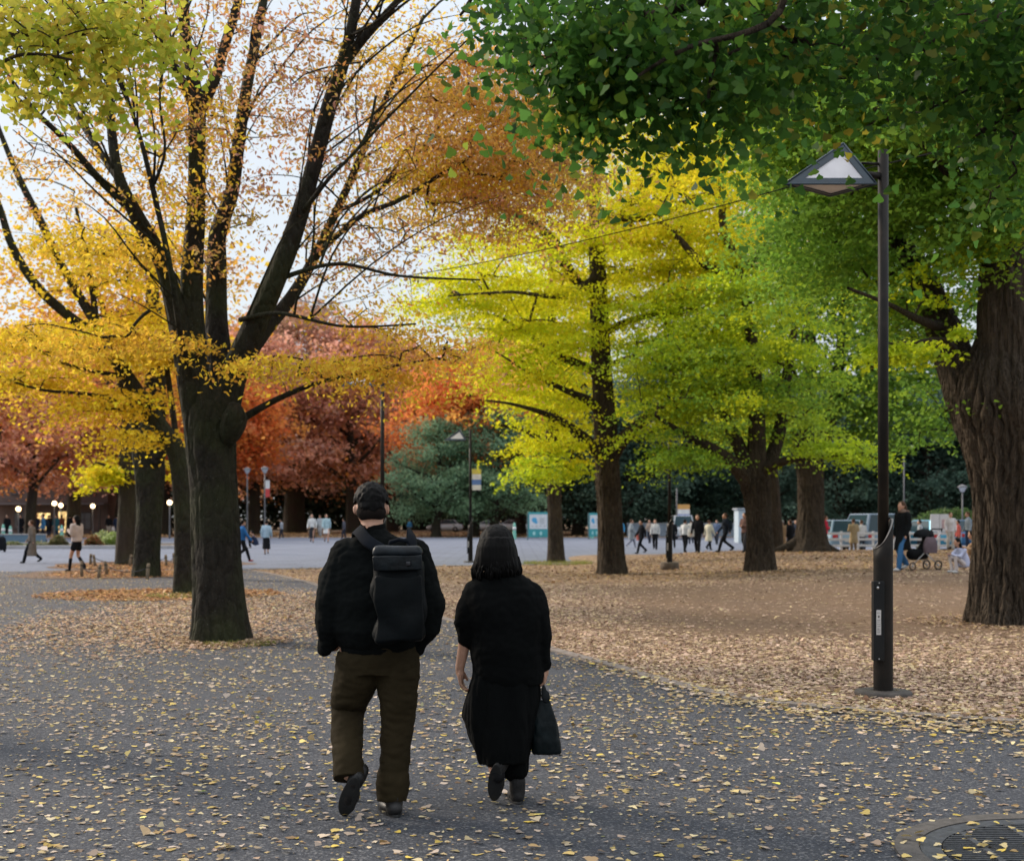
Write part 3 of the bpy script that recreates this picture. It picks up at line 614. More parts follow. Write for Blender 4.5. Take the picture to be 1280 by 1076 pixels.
def far_trees():
    ev = [((.085,.15,.11),3),((.055,.105,.08),3),((.14,.22,.15),1.5)]
    ev2 = [((.07,.13,.10),3),((.05,.10,.08),3),((.12,.19,.11),1.4)]
    bg = [((.20,.33,.19),3),((.14,.25,.15),2),((.30,.42,.22),1)]
    kinds = {
     'rust': far_kind(31, 17, 13, .26, [(PB,2),(PK,3.4),(BR,1),(RU,1.4),(OR,1.8)], 46, .75, 34, .36, .5, BARK_B),
     'red': far_kind(32, 15, 12, .33, [(PK,3.4),(RU,1.8),(OR,2),(RD,.5)], 44, .7, 34, .34, .42, BARK_B),
     'brown': far_kind(33, 19, 15, .24, [(BR,3),(PB,3),(OR,.8),((.24,.22,.10),1)], 52, .8, 34, .38, .85, BARK_B),
     'maple': far_kind(34, 12, 11, .42, [(RD,3),(OR,2.6),((.55,.2,.08),2)], 40, .65, 40, .30, .35, BARK_B),
     'ever': far_kind(35, 15, 13, .20, bg, 46, .75, 40, .34, .6, BARK_B),
     'dark': far_kind(36, 17, 15, .14, ev, 54, .8, 40, .38, .55, BARK_B),
     'dark2': far_kind(37, 20, 16, .16, ev2, 54, .85, 40, .40, .8, BARK_B)}
    used = set()
    sp = [ # px, d, kind, hscale, label
     (-40,96,'red',1.1,'reddish tree at the far left edge beyond the pale plaza'),
     (38,104,'red',1.0,'pinkish red tree with a leaning grey trunk in front of the brown building'),
     (92,112,'rust',1.15,'rusty pink tree rising behind the beige-sweater walker'),
     (150,128,'red',1.25,'red-orange tree seen between the staked left trunks'),
     (205,118,'rust',1.25,'rust coloured tree behind the stout burled trunk'),
     (262,116,'maple',1.35,'orange tree mostly hidden by the nearest dark trunk'),
     (318,126,'rust',1.2,'purple-brown tree behind the two lantern lamps'),
     (368,140,'brown',1.35,'great dark-trunked brown tree beyond the plaza, left of the couple'),
     (440,134,'rust',1.35,'pinkish brown tree behind the man with the backpack'),
     (490,150,'red',1.5,'reddish tree rising just right of the tall lamp post behind the man'),
     (545,107,'ever',.68,'blue-green evergreen left of the lamp post with the banner'),
     (618,108,'ever',.74,'blue-green evergreen right of the lamp post with the banner'),
     (592,113,'maple',1.35,'bright orange-red maple glowing between brown and yellow crowns'),
     (650,128,'maple',1.5,'orange-red maple touching the left side of the yellow ginkgo'),
     (655,150,'rust',1.5,'reddish tree showing through the upper left of the yellow ginkgo'),
     (722,118,'dark',.9,'dark tree with a very broad grey trunk behind the information board'),
     (780,116,'dark',.8,'dark evergreen behind the light grey-coated walkers'),
     (826,124,'dark2',.85,'dark evergreen behind the drum-footed lamp post'),
     (885,126,'dark',.85,'dark evergreen behind the cream-coated walker'),
     (935,120,'dark2',.8,'dark evergreen behind the white booth'),
     (1052,112,'dark',.85,'dark bluish evergreen beyond the parked silver car'),
     (1105,118,'dark2',.8,'dark bluish evergreen beyond the dark van'),
     (1160,110,'dark',.8,'dark bluish evergreen beyond the white notice board'),
     (1222,114,'dark2',.85,'dark evergreen behind the slatted fence near the right edge'),
     (1300,106,'dark',.9,'dark evergreen just beyond the right edge trunk')]
    rng = random.Random(5)
    for px, d, k, hs, lab in sp:
        p = P(px, YH, d); p[2] = -.05
        nm = {'ever':'evergreen_tree','dark':'evergreen_tree','dark2':'evergreen_tree','maple':'maple_tree'}.get(k, 'autumn_tree')
        src = kinds[k]
        copy_tree(src, nm, lab, p, rng.uniform(0, 6.28), (hs*rng.uniform(.92,1.05), hs), 'trees beyond the far side of the plaza')
    # second row behind, darker
    for i in range(13):
        px = -60+i*116; d = 168+rng.uniform(-8, 8); p = P(px, YH, d); p[2] = -.05
        k = ('brown','rust','dark2')[i%3] if px < 520 else 'dark2'
        copy_tree(kinds[k], 'woodland_tree', 'tree in the back row of the far woodland, mostly hidden behind nearer crowns', p, rng.uniform(0, 6.28), (1.15, 1.0 if px > 520 else 1.15), 'back row trees of the far woodland')
    for r_ in kinds.values():
        for ch in list(r_.children): bpy.data.objects.remove(ch)
        bpy.data.objects.remove(r_)
    # undergrowth that reads as one mass
    r = np.random.default_rng(77); n = 100000
    x = r.uniform(-95, 110, n); y = r.uniform(172, 190, n); top = 9+2.5*np.sin(x*.11)+1.5*np.sin(x*.37+2)
    z = r.random(n)**.8*top
    c = palette_cols([((.03,.05,.03),3),((.05,.07,.035),2),((.10,.07,.04),.8)], n, r, .2)
    o = link_mesh('undergrowth', leaves_mesh('undergrowth', np.stack([x,y,z],1), r.uniform(.5,1.0,n), c, r, KITE, .5), LEAF, None, False)
    tag(o, kind='stuff')
# ================================================================== ground
def poly_in(px, py, poly):
    ins = np.zeros(len(px), bool); k = len(poly)
    for i in range(k):
        x0, y0 = poly[i]; x1, y1 = poly[(i+1)%k]
        c = ((y0 > py) != (y1 > py)) & (px < (x1-x0)*(py-y0)/(y1-y0+1e-12)+x0); ins ^= c
    return ins
EDGE_PX = [(1700,935),(1450,917),(1280,904),(1130,893),(1000,882),(900,868),(820,849),(760,831),(700,815),(640,797),(560,775),(480,755),(420,738),(360,722),(310,712)]
EDGE = crom(np.array([G(*q)[:2] for q in EDGE_PX]), 6)
PATH = [tuple(q) for q in EDGE]+[tuple(G(100,714)[:2]), tuple(G(-700,716)[:2]), (-60,20), (-40,-12), (40,-12), (40,4), (20,6.5)]
PL_NEAR = [G(-900,716),G(-300,716),G(100,714),G(310,712),G(480,709),G(690,705.5),G(790,700)]
PL_NEAR = [tuple(p[:2]) for p in PL_NEAR]+[(9,56.5),(20,57.5),(80,58)]
PLAZA = PL_NEAR+[(150,104),(-150,104)]
def sheet(name, poly, z, mat, kind='structure'):
    bm = bmesh.new(); vs = [bm.verts.new((x, y, z)) for x, y in poly]; f = bm.faces.new(vs)
    if f.normal.z < 0: f.normal_flip()
    bmesh.ops.triangulate(bm, faces=[f]); me = bpy.data.meshes.new(name); bm.to_mesh(me); bm.free()
    return tag(link_mesh(name, me, mat, None, False), kind=kind)
def litter_amount(x, y):
    """0..1 how thickly leaves lie on the bare ground"""
    bare = sst((x-.3)/2.5)*sst((y-15.3-.04*x)/2.0)*(1-sst((y-27.5)/4))
    bare = np.maximum(bare, .5*sst((x-1.5)/2)*sst((y-22)/3)*(1-sst((y-33)/4)))
    return 1-.97*bare
def ground():
    # soil
    m, nt, b = new_mat('soil with trodden leaves'); v = coord(nt)
    n1 = noise_n(nt, v, .35, 5, .6); n2 = noise_n(nt, v, 22, 6, .7); n3 = noise_n(nt, v, 3, 4)
    c = ramp(nt, n2.outputs[0], [(.3, (.115,.073,.047)), (.5, (.18,.120,.078)), (.75, (.25,.175,.12))])
    c = mix(nt, ramp(nt, n1.outputs[0], [(.4, g3(0)), (.62, g3(.5))]), c, (.20,.125,.07))
    vo = N(nt, 'ShaderNodeTexVoronoi'); vo.inputs['Scale'].default_value = 13; nt.links.new(v, vo.inputs['Vector'])
    sep = N(nt, 'ShaderNodeSeparateColor'); nt.links.new(vo.outputs['Color'], sep.inputs[0])
    lc = ramp(nt, sep.outputs[0], [(0,(.06,.035,.022)),(.3,(.18,.11,.075)),(.55,(.34,.23,.165)),(.8,(.46,.34,.22)),(1,(.5,.40,.22))])
    am = N(nt, 'ShaderNodeAttribute', attribute_name='litter')
    ma = N(nt, 'ShaderNodeMath', operation='ADD'); nt.links.new(am.outputs['Fac'], ma.inputs[0]); nt.links.new(n3.outputs[0], ma.inputs[1])
    gt = N(nt, 'ShaderNodeMath', operation='SUBTRACT'); nt.links.new(ma.outputs[0], gt.inputs[0]); nt.links.new(sep.outputs[1], gt.inputs[1])
    c = mix(nt, ramp(nt, gt.outputs[0], [(.42, g3(0)), (.55, g3(.85))]), c, lc)
    nt.links.new(c, b.inputs['Base Color']); b.inputs['Roughness'].default_value = .95; b.inputs['Specular IOR Level'].default_value = .15
    bump(nt, b, n2.outputs[0], .6, .03)
    xs = np.unique(np.r_[np.linspace(-30, 40, 141), np.linspace(-200, 200, 81), np.array([-900, -500, 500, 900])])
    ys = np.unique(np.r_[np.linspace(-20, 70, 181), np.linspace(70, 220, 51), np.array([400, 900, 2500]), -300])
    X, Y = np.meshgrid(xs, ys); Z = hz(X, Y)
    r = np.random.default_rng(3)
    W = len(xs); H = len(ys); i = np.arange(H-1)[:,None]*W+np.arange(W-1)[None,:]
    q = np.stack([i, i+1, i+W+1, i+W], -1).reshape(-1,4)
    me = np_mesh('ground', np.stack([X,Y,Z],-1).reshape(-1,3), q.ravel(), np.arange(len(q))*4)
    a = me.attributes.new('litter', 'FLOAT', 'POINT')
    LA = litter_amount(X, Y)*(1-.55*sst((Y-32)/8)*(X>3)); a.data.foreach_set('value', LA.ravel().astype(np.float32))
    tag(link_mesh('ground', me, m), kind='structure')
    # asphalt of the path
    m, nt, b = new_mat('asphalt'); v = coord(nt)
    n1 = noise_n(nt, v, .5, 5, .6); n2 = noise_n(nt, v, 75, 3, .75); vo = N(nt, 'ShaderNodeTexVoronoi'); vo.inputs['Scale'].default_value = 85; nt.links.new(v, vo.inputs['Vector'])
    sep = N(nt, 'ShaderNodeSeparateColor'); nt.links.new(vo.outputs['Color'], sep.inputs[0])
    c = ramp(nt, n2.outputs[0], [(.32, (.016,.019,.026)), (.5, (.036,.041,.052)), (.68, (.090,.098,.118))])
    c = mix(nt, ramp(nt, sep.outputs[0], [(.80, g3(0)), (.93, g3(.75))]), c, (.19,.19,.195))
    c = mix(nt, ramp(nt, n1.outputs[0], [(.35, g3(0)), (.65, g3(.35))]), c, (.078,.082,.095))
    # the far stretch blends towards a paler grey with distance along Y
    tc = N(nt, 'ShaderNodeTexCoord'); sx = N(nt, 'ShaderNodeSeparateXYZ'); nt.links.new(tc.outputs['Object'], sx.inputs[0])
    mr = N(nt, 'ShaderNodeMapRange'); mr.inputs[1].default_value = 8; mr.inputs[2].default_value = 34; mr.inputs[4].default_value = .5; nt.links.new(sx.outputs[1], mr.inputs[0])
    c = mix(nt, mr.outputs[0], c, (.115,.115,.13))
    nt.links.new(c, b.inputs['Base Color']); b.inputs['Roughness'].default_value = .85; b.inputs['Specular IOR Level'].default_value = .3
    bump(nt, b, n2.outputs[0], .9, .012)
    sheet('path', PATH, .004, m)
    m = plain('plaza paving', (.165,.185,.235), .85, .14, .5, 0, 0, .25); nt = m.node_tree; b = nt.nodes['Principled BSDF']; br = N(nt, 'ShaderNodeTexBrick'); br.inputs['Scale'].default_value = .5; br.inputs['Mortar Size'].default_value = .012
    br.inputs['Color1'].default_value = (1,1,1,1); br.inputs['Color2'].default_value = (.86,.87,.9,1); br.inputs['Mortar'].default_value = (.55,.55,.6,1); nt.links.new(coord(nt), br.inputs['Vector']); old = b.inputs['Base Color'].links[0].from_socket; nt.links.new(mix(nt, 1.0, old, br.outputs[0], 'MULTIPLY'), b.inputs['Base Color'])
    sheet('plaza', PLAZA, .006, m)
    # flush edging stones
    ks = plain('edging stone', (.20,.17,.15), .9, .3, 9, .4)
    def strip(name, line, w, z, h, mat):
        ln = np.array(line); T = np.gradient(ln, axis=0); T /= np.linalg.norm(T, axis=1, keepdims=True); Nn = np.stack([-T[:,1], T[:,0]], 1)
        g = Geo(); k = len(ln); V = []
        for i in range(k):
            a = ln[i]+Nn[i]*w/2; c_ = ln[i]-Nn[i]*w/2
            V += [(a[0],a[1],z-h),(a[0],a[1],z),(c_[0],c_[1],z),(c_[0],c_[1],z-h)]
        g.add(V, [(i*4+j, (i+1)*4+j, (i+1)*4+j+1, i*4+j+1) for i in range(k-1) for j in range(3)])
        me = g.mesh(name); bm = bmesh.new(); bm.from_mesh(me); bmesh.ops.recalc_face_normals(bm, faces=bm.faces); bm.to_mesh(me); bm.free()
        return tag(link_mesh(name, me, mat, None, False), kind='structure')
    strip('path_edging', EDGE, .14, .022, .03, ks)
    strip('plaza_edging', crom(np.array(PL_NEAR[2:7]), 5), .16, .030, .04, plain('pale edging', (.33,.31,.29), .9, .2, 5, .2))
    # tree pits
    lm, nt, b = new_mat('pit soil'); v = coord(nt); n2 = noise_n(nt, v, 30, 6, .7)
    nt.links.new(ramp(nt, n2.outputs[0], [(.3,(.06,.04,.026)),(.5,(.14,.085,.055)),(.72,(.26,.16,.09))]), b.inputs['Base Color']); bump(nt, b, n2.outputs[0], .8, .03); b.inputs['Roughness'].default_value = .95
    rr = random.Random(4)
    def pit(c, rx, ry, z=.012):
        sheet('soil_patch', [(c[0]+rx*math.cos(a)*(1+.08*math.sin(3*a+c[0])+.05*math.sin(7*a)), c[1]+ry*math.sin(a)*(1+.08*math.sin(2*a+c[1]))) for a in np.arange(48)*2*PI/48], z, lm)
    pit(G(278,801), .62, .62, .0065); pit(G(232,744), .9, .9, .0065); pit(G(160,716), 3.0, 3.6); pit(G(185,706), 3.2, 4)
    # ---------------- fallen leaves
    r = np.random.default_rng(9)
    yl = [((.55,.42,.15),2),((.56,.47,.28),3),((.42,.29,.14),2.4),((.50,.41,.34),3),((.30,.20,.13),2.2),((.16,.20,.05),.15),((.70,.52,.10),.5)]
    bl = [((.52,.37,.28),3),((.36,.23,.17),2.4),((.60,.45,.33),2.6),((.56,.44,.24),1.4),((.22,.14,.10),1.2),((.66,.53,.28),.9)]
    gl = [((.29,.18,.10),3),((.37,.24,.12),3),((.46,.33,.14),2),((.18,.11,.07),1.8)]
    def scatter(n, y0, y1, power=1.):
        y = y0+(y1-y0)*r.random(n)**power; x = r.uniform(-.46, .46, n)*(y+1.2)
        return x, y
    def lay(name, x, y, pal, size, z0, label=None, tmpl=FAN, jit=.26):
        n = len(x); z = hz(x, y)+z0+r.random(n)**2*.012
        nm = r.normal(size=(n,3))*.11; nm[:,2] = 1; f = r.random(n) < .07; nm[f,:2] *= 5
        o = link_mesh(name, leaves_mesh(name, np.stack([x,y,z],1), np.clip(np.exp(r.normal(size=n)*.28), .45, 1.7)*size, palette_cols(pal, n, r, jit), r, tmpl, normals=nm), DRY, None, False)
        tag(o, kind='stuff'); return n
    dn_ = lambda X_, Y_: np.array([mnoise.noise(Vector((a*1.1, c_*.8, 7))) for a, c_ in zip(X_, Y_)])
    # on the asphalt
    n = 85000; x, y = scatter(n, 4.6, 38, .9)
    dn = np.array([mnoise.noise(Vector((a*.7, c_*.35, 0))) for a, c_ in zip(x, y)]); dn2 = np.array([mnoise.noise(Vector((a*2.5+9, c_*1.6, 3))) for a, c_ in zip(x, y)])
    band = np.exp(-((y-8.3-.35*x)/2.4)**2)*.25
    dens = np.clip(.30+.35*dn+.30*dn2+band, .05, 1)*np.where(y > 22, .8, 1)*np.clip((y+2)/12, .5, 1.4)
    ins = poly_in(x, y, PATH); k = ins & (r.random(n) < dens*1.05*(1+.5*(y > 9)+.7*(y > 16)*(x < 0)))
    lay('fallen_leaves', x[k], y[k], yl, .034, .008)
    # a drift of small bits
    n = 50000; x, y = scatter(n, 4.6, 20, 1); ins = poly_in(x, y, PATH); k = ins & (r.random(n) < .22)
    lay('leaf_crumbs', x[k], y[k], yl, .022, .007, tmpl=KITE)
    # ring under the nearest tree
    n = 60000; a = r.random(n)*6.283; q = np.sqrt(r.random(n))*1.15; cx, cy = G(262,772)[:2]
    x = cx+q*np.cos(a)*2.7; y = cy+.8+q*np.sin(a)*6.6
    x2 = cx-.1; k = r.random(n) < np.clip(1.15*(1-q)+.14+.35*dn_(x, y), .03, .8)
    k &= (np.abs(x) < .47*y)
    lay('fallen_leaves', x[k], y[k], bl+[((.5,.27,.12),2)], .042, .009)
    for (px, py, rx, ry, m_) in ((180,716,2.5,3.6,8000),(200,743,2.5,2.2,7000),(178,707,2.7,3.0,5000)):
        cx, cy = G(px, py)[:2]; a = r.random(m_)*6.283; q = np.sqrt(r.random(m_)); x = cx+q*np.cos(a)*rx; y = cy+q*np.sin(a)*ry
        k = r.random(m_) < 1.4-q
        lay('fallen_leaves', x[k], y[k], [((.48,.25,.11),3),((.36,.2,.12),2),((.55,.36,.14),1)], .085, .014, tmpl=KITE)
    # litter on the bare ground to the right
    n = 520000; x, y = scatter(n, 7.5, 30, 1.15); out = ~poly_in(x, y, PATH)
    dn2 = np.array([mnoise.noise(Vector((a*1.3+9, c_*.9, 3))) for a, c_ in zip(x, y)])
    k = out & (r.random(n) < litter_amount(x, y)*(.62+1.0*dn2)*.95+.02) & (x > -4)
    lay('leaf_litter', x[k], y[k], bl, .040, .008)
    n = 60000; x, y = scatter(n, 8, 14, 1); out = ~poly_in(x, y, PATH); e = np.abs(y-np.interp(x, EDGE[::-1][np.argsort(EDGE[::-1][:,0]),0], EDGE[::-1][np.argsort(EDGE[::-1][:,0]),1]))
    k = (x > -1) & (r.random(n) < np.exp(-(e/.75)**2)*.55)
    lay('fallen_leaves', x[k], y[k], yl, .042, .016)
    n = 90000; x, y = scatter(n, 30, 56, .8); out = ~poly_in(x, y, PATH) & ~poly_in(x, y, PLAZA) & (x > -8)
    k = out & (r.random(n) < .6)
    lay('leaf_litter', x[k], y[k], gl+gl+bl[:2], .09, .010, tmpl=KITE)
    for (px, py, rr_, m_, zz) in ((275,803,.75,1500,.02),(765,718,1.1,1600,.02),(695,703,.9,900,.02),(950,714,1.1,1600,.02),(1262,779,1.5,3000,.02),(232,744,.8,900,.02)):
        c_ = G(px, py); a = r.random(m_)*6.283; q = .3+r.random(m_)**1.3*rr_*.8; x = c_[0]+q*np.cos(a); y = c_[1]+q*np.sin(a); lay('fallen_leaves', x, y, bl+gl, .042, zz)
    # brown leafy strip along the far side of the plaza
    n = 26000; x = r.uniform(-70, 75, n); y = 104+40*r.random(n); lay('leaf_litter', x, y, gl, .28, .02, tmpl=KITE)
    # grass tufts at tree feet
    def grass(c, rx, ry, n, h, z=.0):
        a = r.random(n)*6.283; q = .45+.55*np.sqrt(r.random(n)); x = c[0]+q*np.cos(a)*rx; y = c[1]+q*np.sin(a)*ry; zz = hz(x, y)+z
        V = []; w = .006; dx = r.normal(size=(n,2))*h*.45; hh = h*r.uniform(.5,1.3,n)
        A = np.stack([x-w,y,zz],1); B = np.stack([x+w,y,zz],1); C = np.stack([x+dx[:,0],y+dx[:,1],zz+hh],1)
        Vv = np.stack([A,B,C],1).reshape(-1,3)
        o = link_mesh('grass', np_mesh('grass', Vv, np.arange(3*n), np.arange(n)*3, palette_cols([((.20,.24,.05),2),((.35,.32,.09),2),((.12,.17,.04),1)], n, r)), LEAF, None, False)
        tag(o, kind='stuff')
    grass(G(300,806), .45, .3, 350, .045); grass(G(232,746), .8, .6, 500, .08); grass(G(697,705), 1.2, 1.0, 900, .12)
def drain():
    steel = plain('cast iron', (.085,.09,.10), .55, .3, 40, .3, .6); conc = plain('drain concrete', (.085,.078,.072), .9, .25, 30, .4)
    c = (2.62, 5.80); t = thing('drain_cover', 'round slotted iron drain cover set in a concrete ring, bottom right corner', 'drain cover', (c[0], c[1], .004))
    def ring(r0, r1, z0, z1, n=96):
        g = Geo(); a = np.arange(n)*2*PI/n; V = []
        for r_, z in ((r0,z0),(r0,z1),(r1,z1),(r1,z0)): V += [(r_*math.cos(q), r_*math.sin(q), z) for q in a]
        return g.add(V, [(k*n+j, k*n+(j+1)%n, ((k+1)%4)*n+(j+1)%n, ((k+1)%4)*n+j) for k in range(4) for j in range(n)])
    ring(.74, .85, .001, .016).obj('concrete_ring', conc, t)
    ring(.64, .735, .001, .012).obj('frame', steel, t)
    g = Geo(); n = 64; g.add([(0.638*math.cos(q), .638*math.sin(q), .003) for q in np.arange(n)*2*PI/n], [tuple(range(n))]); g.obj('well', plain('dark well', (.006,.006,.007), .9, .1, 5, 0), t)
    g = Geo()
    for k in range(-17, 18):
        y = k*.036; w = math.sqrt(max(0, .632**2-y*y))
        if w > .05: g.box((0, y, .0085), (2*w, .014, .010))
    for x in (-.42,-.14,.14,.42): w = math.sqrt(.632**2-x*x); g.box((x, 0, .0100), (.03, 2*w, .010))
    g.obj('grate', steel, t)
    r = np.random.default_rng(2); n = 130; a = r.random(n)*6.283; q = np.sqrt(r.random(n))*.86; nm = r.normal(size=(n,3))*.2; nm[:,2] = 1
    tag(link_mesh('fallen_leaves', leaves_mesh('fallen_leaves', np.stack([c[0]+q*np.cos(a), c[1]+q*np.sin(a), .022+r.random(n)*.01], 1), r.uniform(.03,.05,n), palette_cols([((.55,.42,.15),2),((.56,.47,.28),2),((.7,.52,.1),1)], n, r), r, FAN, normals=nm), DRY, None, False), kind='stuff')
# ================================================================== people
def face_parts(g, c, r, tilt):
    """nose, ears, brow and chin added to a head ellipsoid; tilt rotates about the head centre"""
    def at(x, y, z): return np.array(c)+tilt@(np.array((x*r[0], y*r[1], z*r[2])))
    g.ell(c, r, tilt, 20, 14)
    g.ell(at(0,.35,-.45), (r[0]*.72, r[1]*.66, r[2]*.55), tilt)
    g.limb([at(0,.93,.05), at(0,1.12,-.22)], [.010,.017], 8)
    g.ell(at(0,.93,-.52), (.024,.012,.008), tilt); g.ell(at(0,.80,-.86), (.025,.022,.02), tilt)
    g.ell(at(-.42,.86,.12), (.020,.012,.008), tilt); g.ell(at(.42,.86,.12), (.020,.012,.008), tilt)
    for s_ in (-1, 1): g.ell(at(s_*1.10,-.04,-.12), (.009,.017,.029), tilt@rotm(0,0,s_*.35))
def eyes(c, r, tilt, parent):
    for s_ in (-1, 1): g = Geo(); g.ell(np.array(c)+tilt@np.array((s_*.40*r[0], .90*r[1], -.02*r[2])), (.013,.008,.007), tilt, 8, 6); g.obj('eye', cloth((.02,.015,.012), .3), parent, True)
def hand(g, wrist, d, palmn, side, s=1., curl=.5):
    """five separate bent fingers; d: direction of fingers, palmn: palm normal, side: thumb direction"""
    d = np.array(d, float); d /= np.linalg.norm(d); pn = np.array(palmn, float); pn -= pn@d*d; pn /= np.linalg.norm(pn); sd = np.cross(d, pn)
    if sd@np.array(side) < 0: sd = -sd
    w = np.array(wrist, float); R = np.stack([sd, d, pn], 1)
    g.ell(w+d*.048*s, (.040*s,.052*s,.016*s), R, 14, 10); g.limb([w-d*.01, w+d*.03*s], [.026*s,.026*s], 10)
    for i, (o, L) in enumerate(((.030,.070),(.010,.080),(-.011,.074),(-.030,.058))):
        b = w+d*.085*s+sd*o*s; c1 = curl*(1+.15*i)
        p1 = b+(d*math.cos(c1*.5)+pn*math.sin(c1*.5))*L*.45*s; p2 = p1+(d*math.cos(c1*1.2)+pn*math.sin(c1*1.2))*L*.32*s; p3 = p2+(d*math.cos(c1*1.9)+pn*math.sin(c1*1.9))*L*.25*s
        g.limb([b-d*.02*s, b, p1, p2, p3], [.0095*s,.0098*s,.0092*s,.0085*s,.007*s], 8)
    b = w+d*.02*s+sd*.030*s; p1 = b+(d*.6+sd*.55+pn*.25)*.036*s; p2 = p1+(d*.9+sd*.15+pn*.35)*.030*s
    g.limb([b, p1, p2, p2+(d+pn*.5)*.016*s], [.013*s,.012*s,.0105*s,.008*s], 8)
def man():
    """walking away, in black bomber jacket and olive trousers"""
    b = G(464, 1019); t = thing('person', 'man walking away in a black bomber jacket and dark olive trousers, wearing a black backpack', 'person', b)
    tilt = rotm(-.30, 0, .12)
    hc = np.array((-.005,.045,1.612)); hr = np.array((.078,.098,.115))
    W = (-.245,-.01,.895); g = Geo(); face_parts(g, hc, hr, tilt)
    g.limb([(.01,.0,1.40),(.005,.01,1.50),(.0,.03,1.56)], [.068,.060,.058], 16)
    g.loft([(.03,0,1.40,.13,.075),(.03,0,1.30,.17,.10),(.03,0,1.10,.155,.105),(.02,0,.95,.165,.11),(.02,0,.86,.15,.10)], 24)
    RW = (.243,.015,.885)
    g.limb([(-.12,0,1.35),(-.20,-.015,1.12),W], [.050,.042,.028], 12); g.limb([(.19,0,1.35),(.27,-.015,1.12),RW], [.050,.042,.028], 12)
    hand(g, (-.232,.02,.935), (.28,.45,-1), (1,.1,0), (0,1,0), .85, 1.5); hand(g, (.243,.02,.895), (-.16,.22,-1), (-1,.1,0), (0,1,0), .95, 1.2)
    g.limb([(-.08,0,.90),(-.145,.09,.55),(-.10,-.11,.24)], [.085,.055,.038], 14); g.limb([(.14,0,.90),(.13,.03,.50),(.115,.01,.09)], [.085,.058,.042], 14)
    remesh(g, 'body', SKIN, t, .0065, 3); eyes(hc, hr, tilt, t)
    # hair: short, cropped at the nape
    g = Geo(); g.ell(hc+tilt@np.array((0,-.008,.030)), (.092,.106,.104), tilt, 24, 16)
    g.ell(hc+tilt@np.array((0,.02,.07)), (.082,.093,.064), tilt, 20, 12); g.ell(hc+tilt@np.array((0,-.050,-.010)), (.074,.058,.062), tilt)
    rh = random.Random(2)
    for i in range(90):
        a = i*2.4; u = math.acos(1-1.25*(i+.5)/90); dr_ = np.array((math.sin(u)*math.cos(a), math.sin(u)*math.sin(a), math.cos(u))); p0 = hc+tilt@(np.array((0,-.008,.032))+dr_*np.array((.087,.101,.100))); dn_ = np.array((rh.uniform(-.5,.5), rh.uniform(-.6,.2), -.6)); dn_ -= dn_@dr_*dr_; g.limb([p0-tilt@dr_*.003, p0+tilt@(dn_*.022+dr_*.000), p0+tilt@(dn_*.040-dr_*.003)], [.008,.008,.004], 6)
    h = remesh(g, 'hair', HAIR, t, .0045, 2, .004, (50,50,40))
    # cut away the face side
    bm = bmesh.new(); bm.from_mesh(h.data); inv = tilt.T
    kill = []
    for v in bm.verts:
        q = inv@(np.array(v.co)-hc)
        if (q[1] > .055 and q[2] < .045) or q[2] < -.080+max(0, q[1]+.03)*.9 or (abs(q[0]) > .060 and q[2] < .018 and q[1] > -.062) or (abs(q[0]) > .045 and q[2] < -.03): kill.append(v)
    bmesh.ops.delete(bm, geom=kill, context='VERTS'); bm.to_mesh(h.data); bm.free()
    sh = plain('shaved hair', (.016,.012,.010), .9, .6, 260, .2, 0, .1); g = Geo(); g.ell(hc+tilt@np.array((0,-.030,-.036)), (.079,.069,.058), tilt); remesh(g, 'shaved_nape', sh, t, .006, 2)
    jk = cloth((.0035,.0045,.0045), .95); rib = cloth((.003,.0035,.0036))
    g = Geo()
    g.loft([(.035,0,.875,.185,.125),(.035,-.005,.90,.205,.145),(.035,-.01,.97,.245,.165),(.04,-.01,1.12,.262,.170),(.045,0,1.27,.272,.158),(.045,.005,1.36,.260,.140),(.040,.01,1.425,.190,.115),(.020,.01,1.455,.120,.095),(.015,.012,1.470,.085,.080),(.010,.015,1.49,.066,.070)], 32, 2.2)
    g.limb([(-.125,0,1.360),(-.172,-.01,1.25),(-.198,-.03,1.10),(-.205,-.02,.98),(-.228,0,.905)], [.095,.094,.093,.084,.046], 16)
    g.limb([(.215,0,1.360),(.262,-.01,1.25),(.290,-.03,1.10),(.275,-.01,.98),(.245,.01,.905)], [.095,.094,.093,.084,.046], 16)
    remesh(g, 'jacket', jk, t, .0085, 2, .014, (7,7,10), 3)
    g = Geo(); g.loft([(.012,.016,1.475,.074,.076),(.009,.02,1.50,.068,.072),(.006,.024,1.528,.066,.069,0,.1)], 24); remesh(g, 'collar', rib, t, .006, 1)
    for s_, (a, c_) in enumerate((((-.236,0,.915),(-.244,0,.868)), ((.246,.01,.912),(.243,.018,.868)))):
        g = Geo(); g.limb([a, c_], [.042,.038], 16); remesh(g, 'cuff', rib, t, .006, 1, .003, (40,40,2))
    g = Geo(); g.loft([(.035,0,.850,.188,.128),(.035,0,.885,.196,.135)], 40, 2.2); remesh(g, 'waistband', rib, t, .008, 1, .003, (40,40,2))
    tr = cloth((.026,.019,.009), .85)
    g = Geo()
    g.loft([(.045,0,.90,.190,.12),(.042,0,.82,.205,.128),(.038,.01,.74,.205,.125)], 28, 2.2)
    g.tube([(-.060,.01,.84),(-.075,.02,.74),(-.115,.07,.62),(-.140,.105,.53),(-.130,.02,.40),(-.110,-.08,.28),(-.103,-.115,.215)], [.115,.116,.105,.090,.080,.079,.083], 24)
    g.tube([(.135,0,.84),(.138,0,.76),(.140,.015,.60),(.130,.03,.42),(.117,.015,.24),(.110,.0,.075)], [.112,.114,.098,.083,.079,.084], 24)
    remesh(g, 'trousers', tr, t, .0075, 2, .014, (5,5,8), 7)
    sh = plain('black leather', (.012,.011,.011), .45, .3, 30, .1); so = cloth((.03,.03,.03), .7)
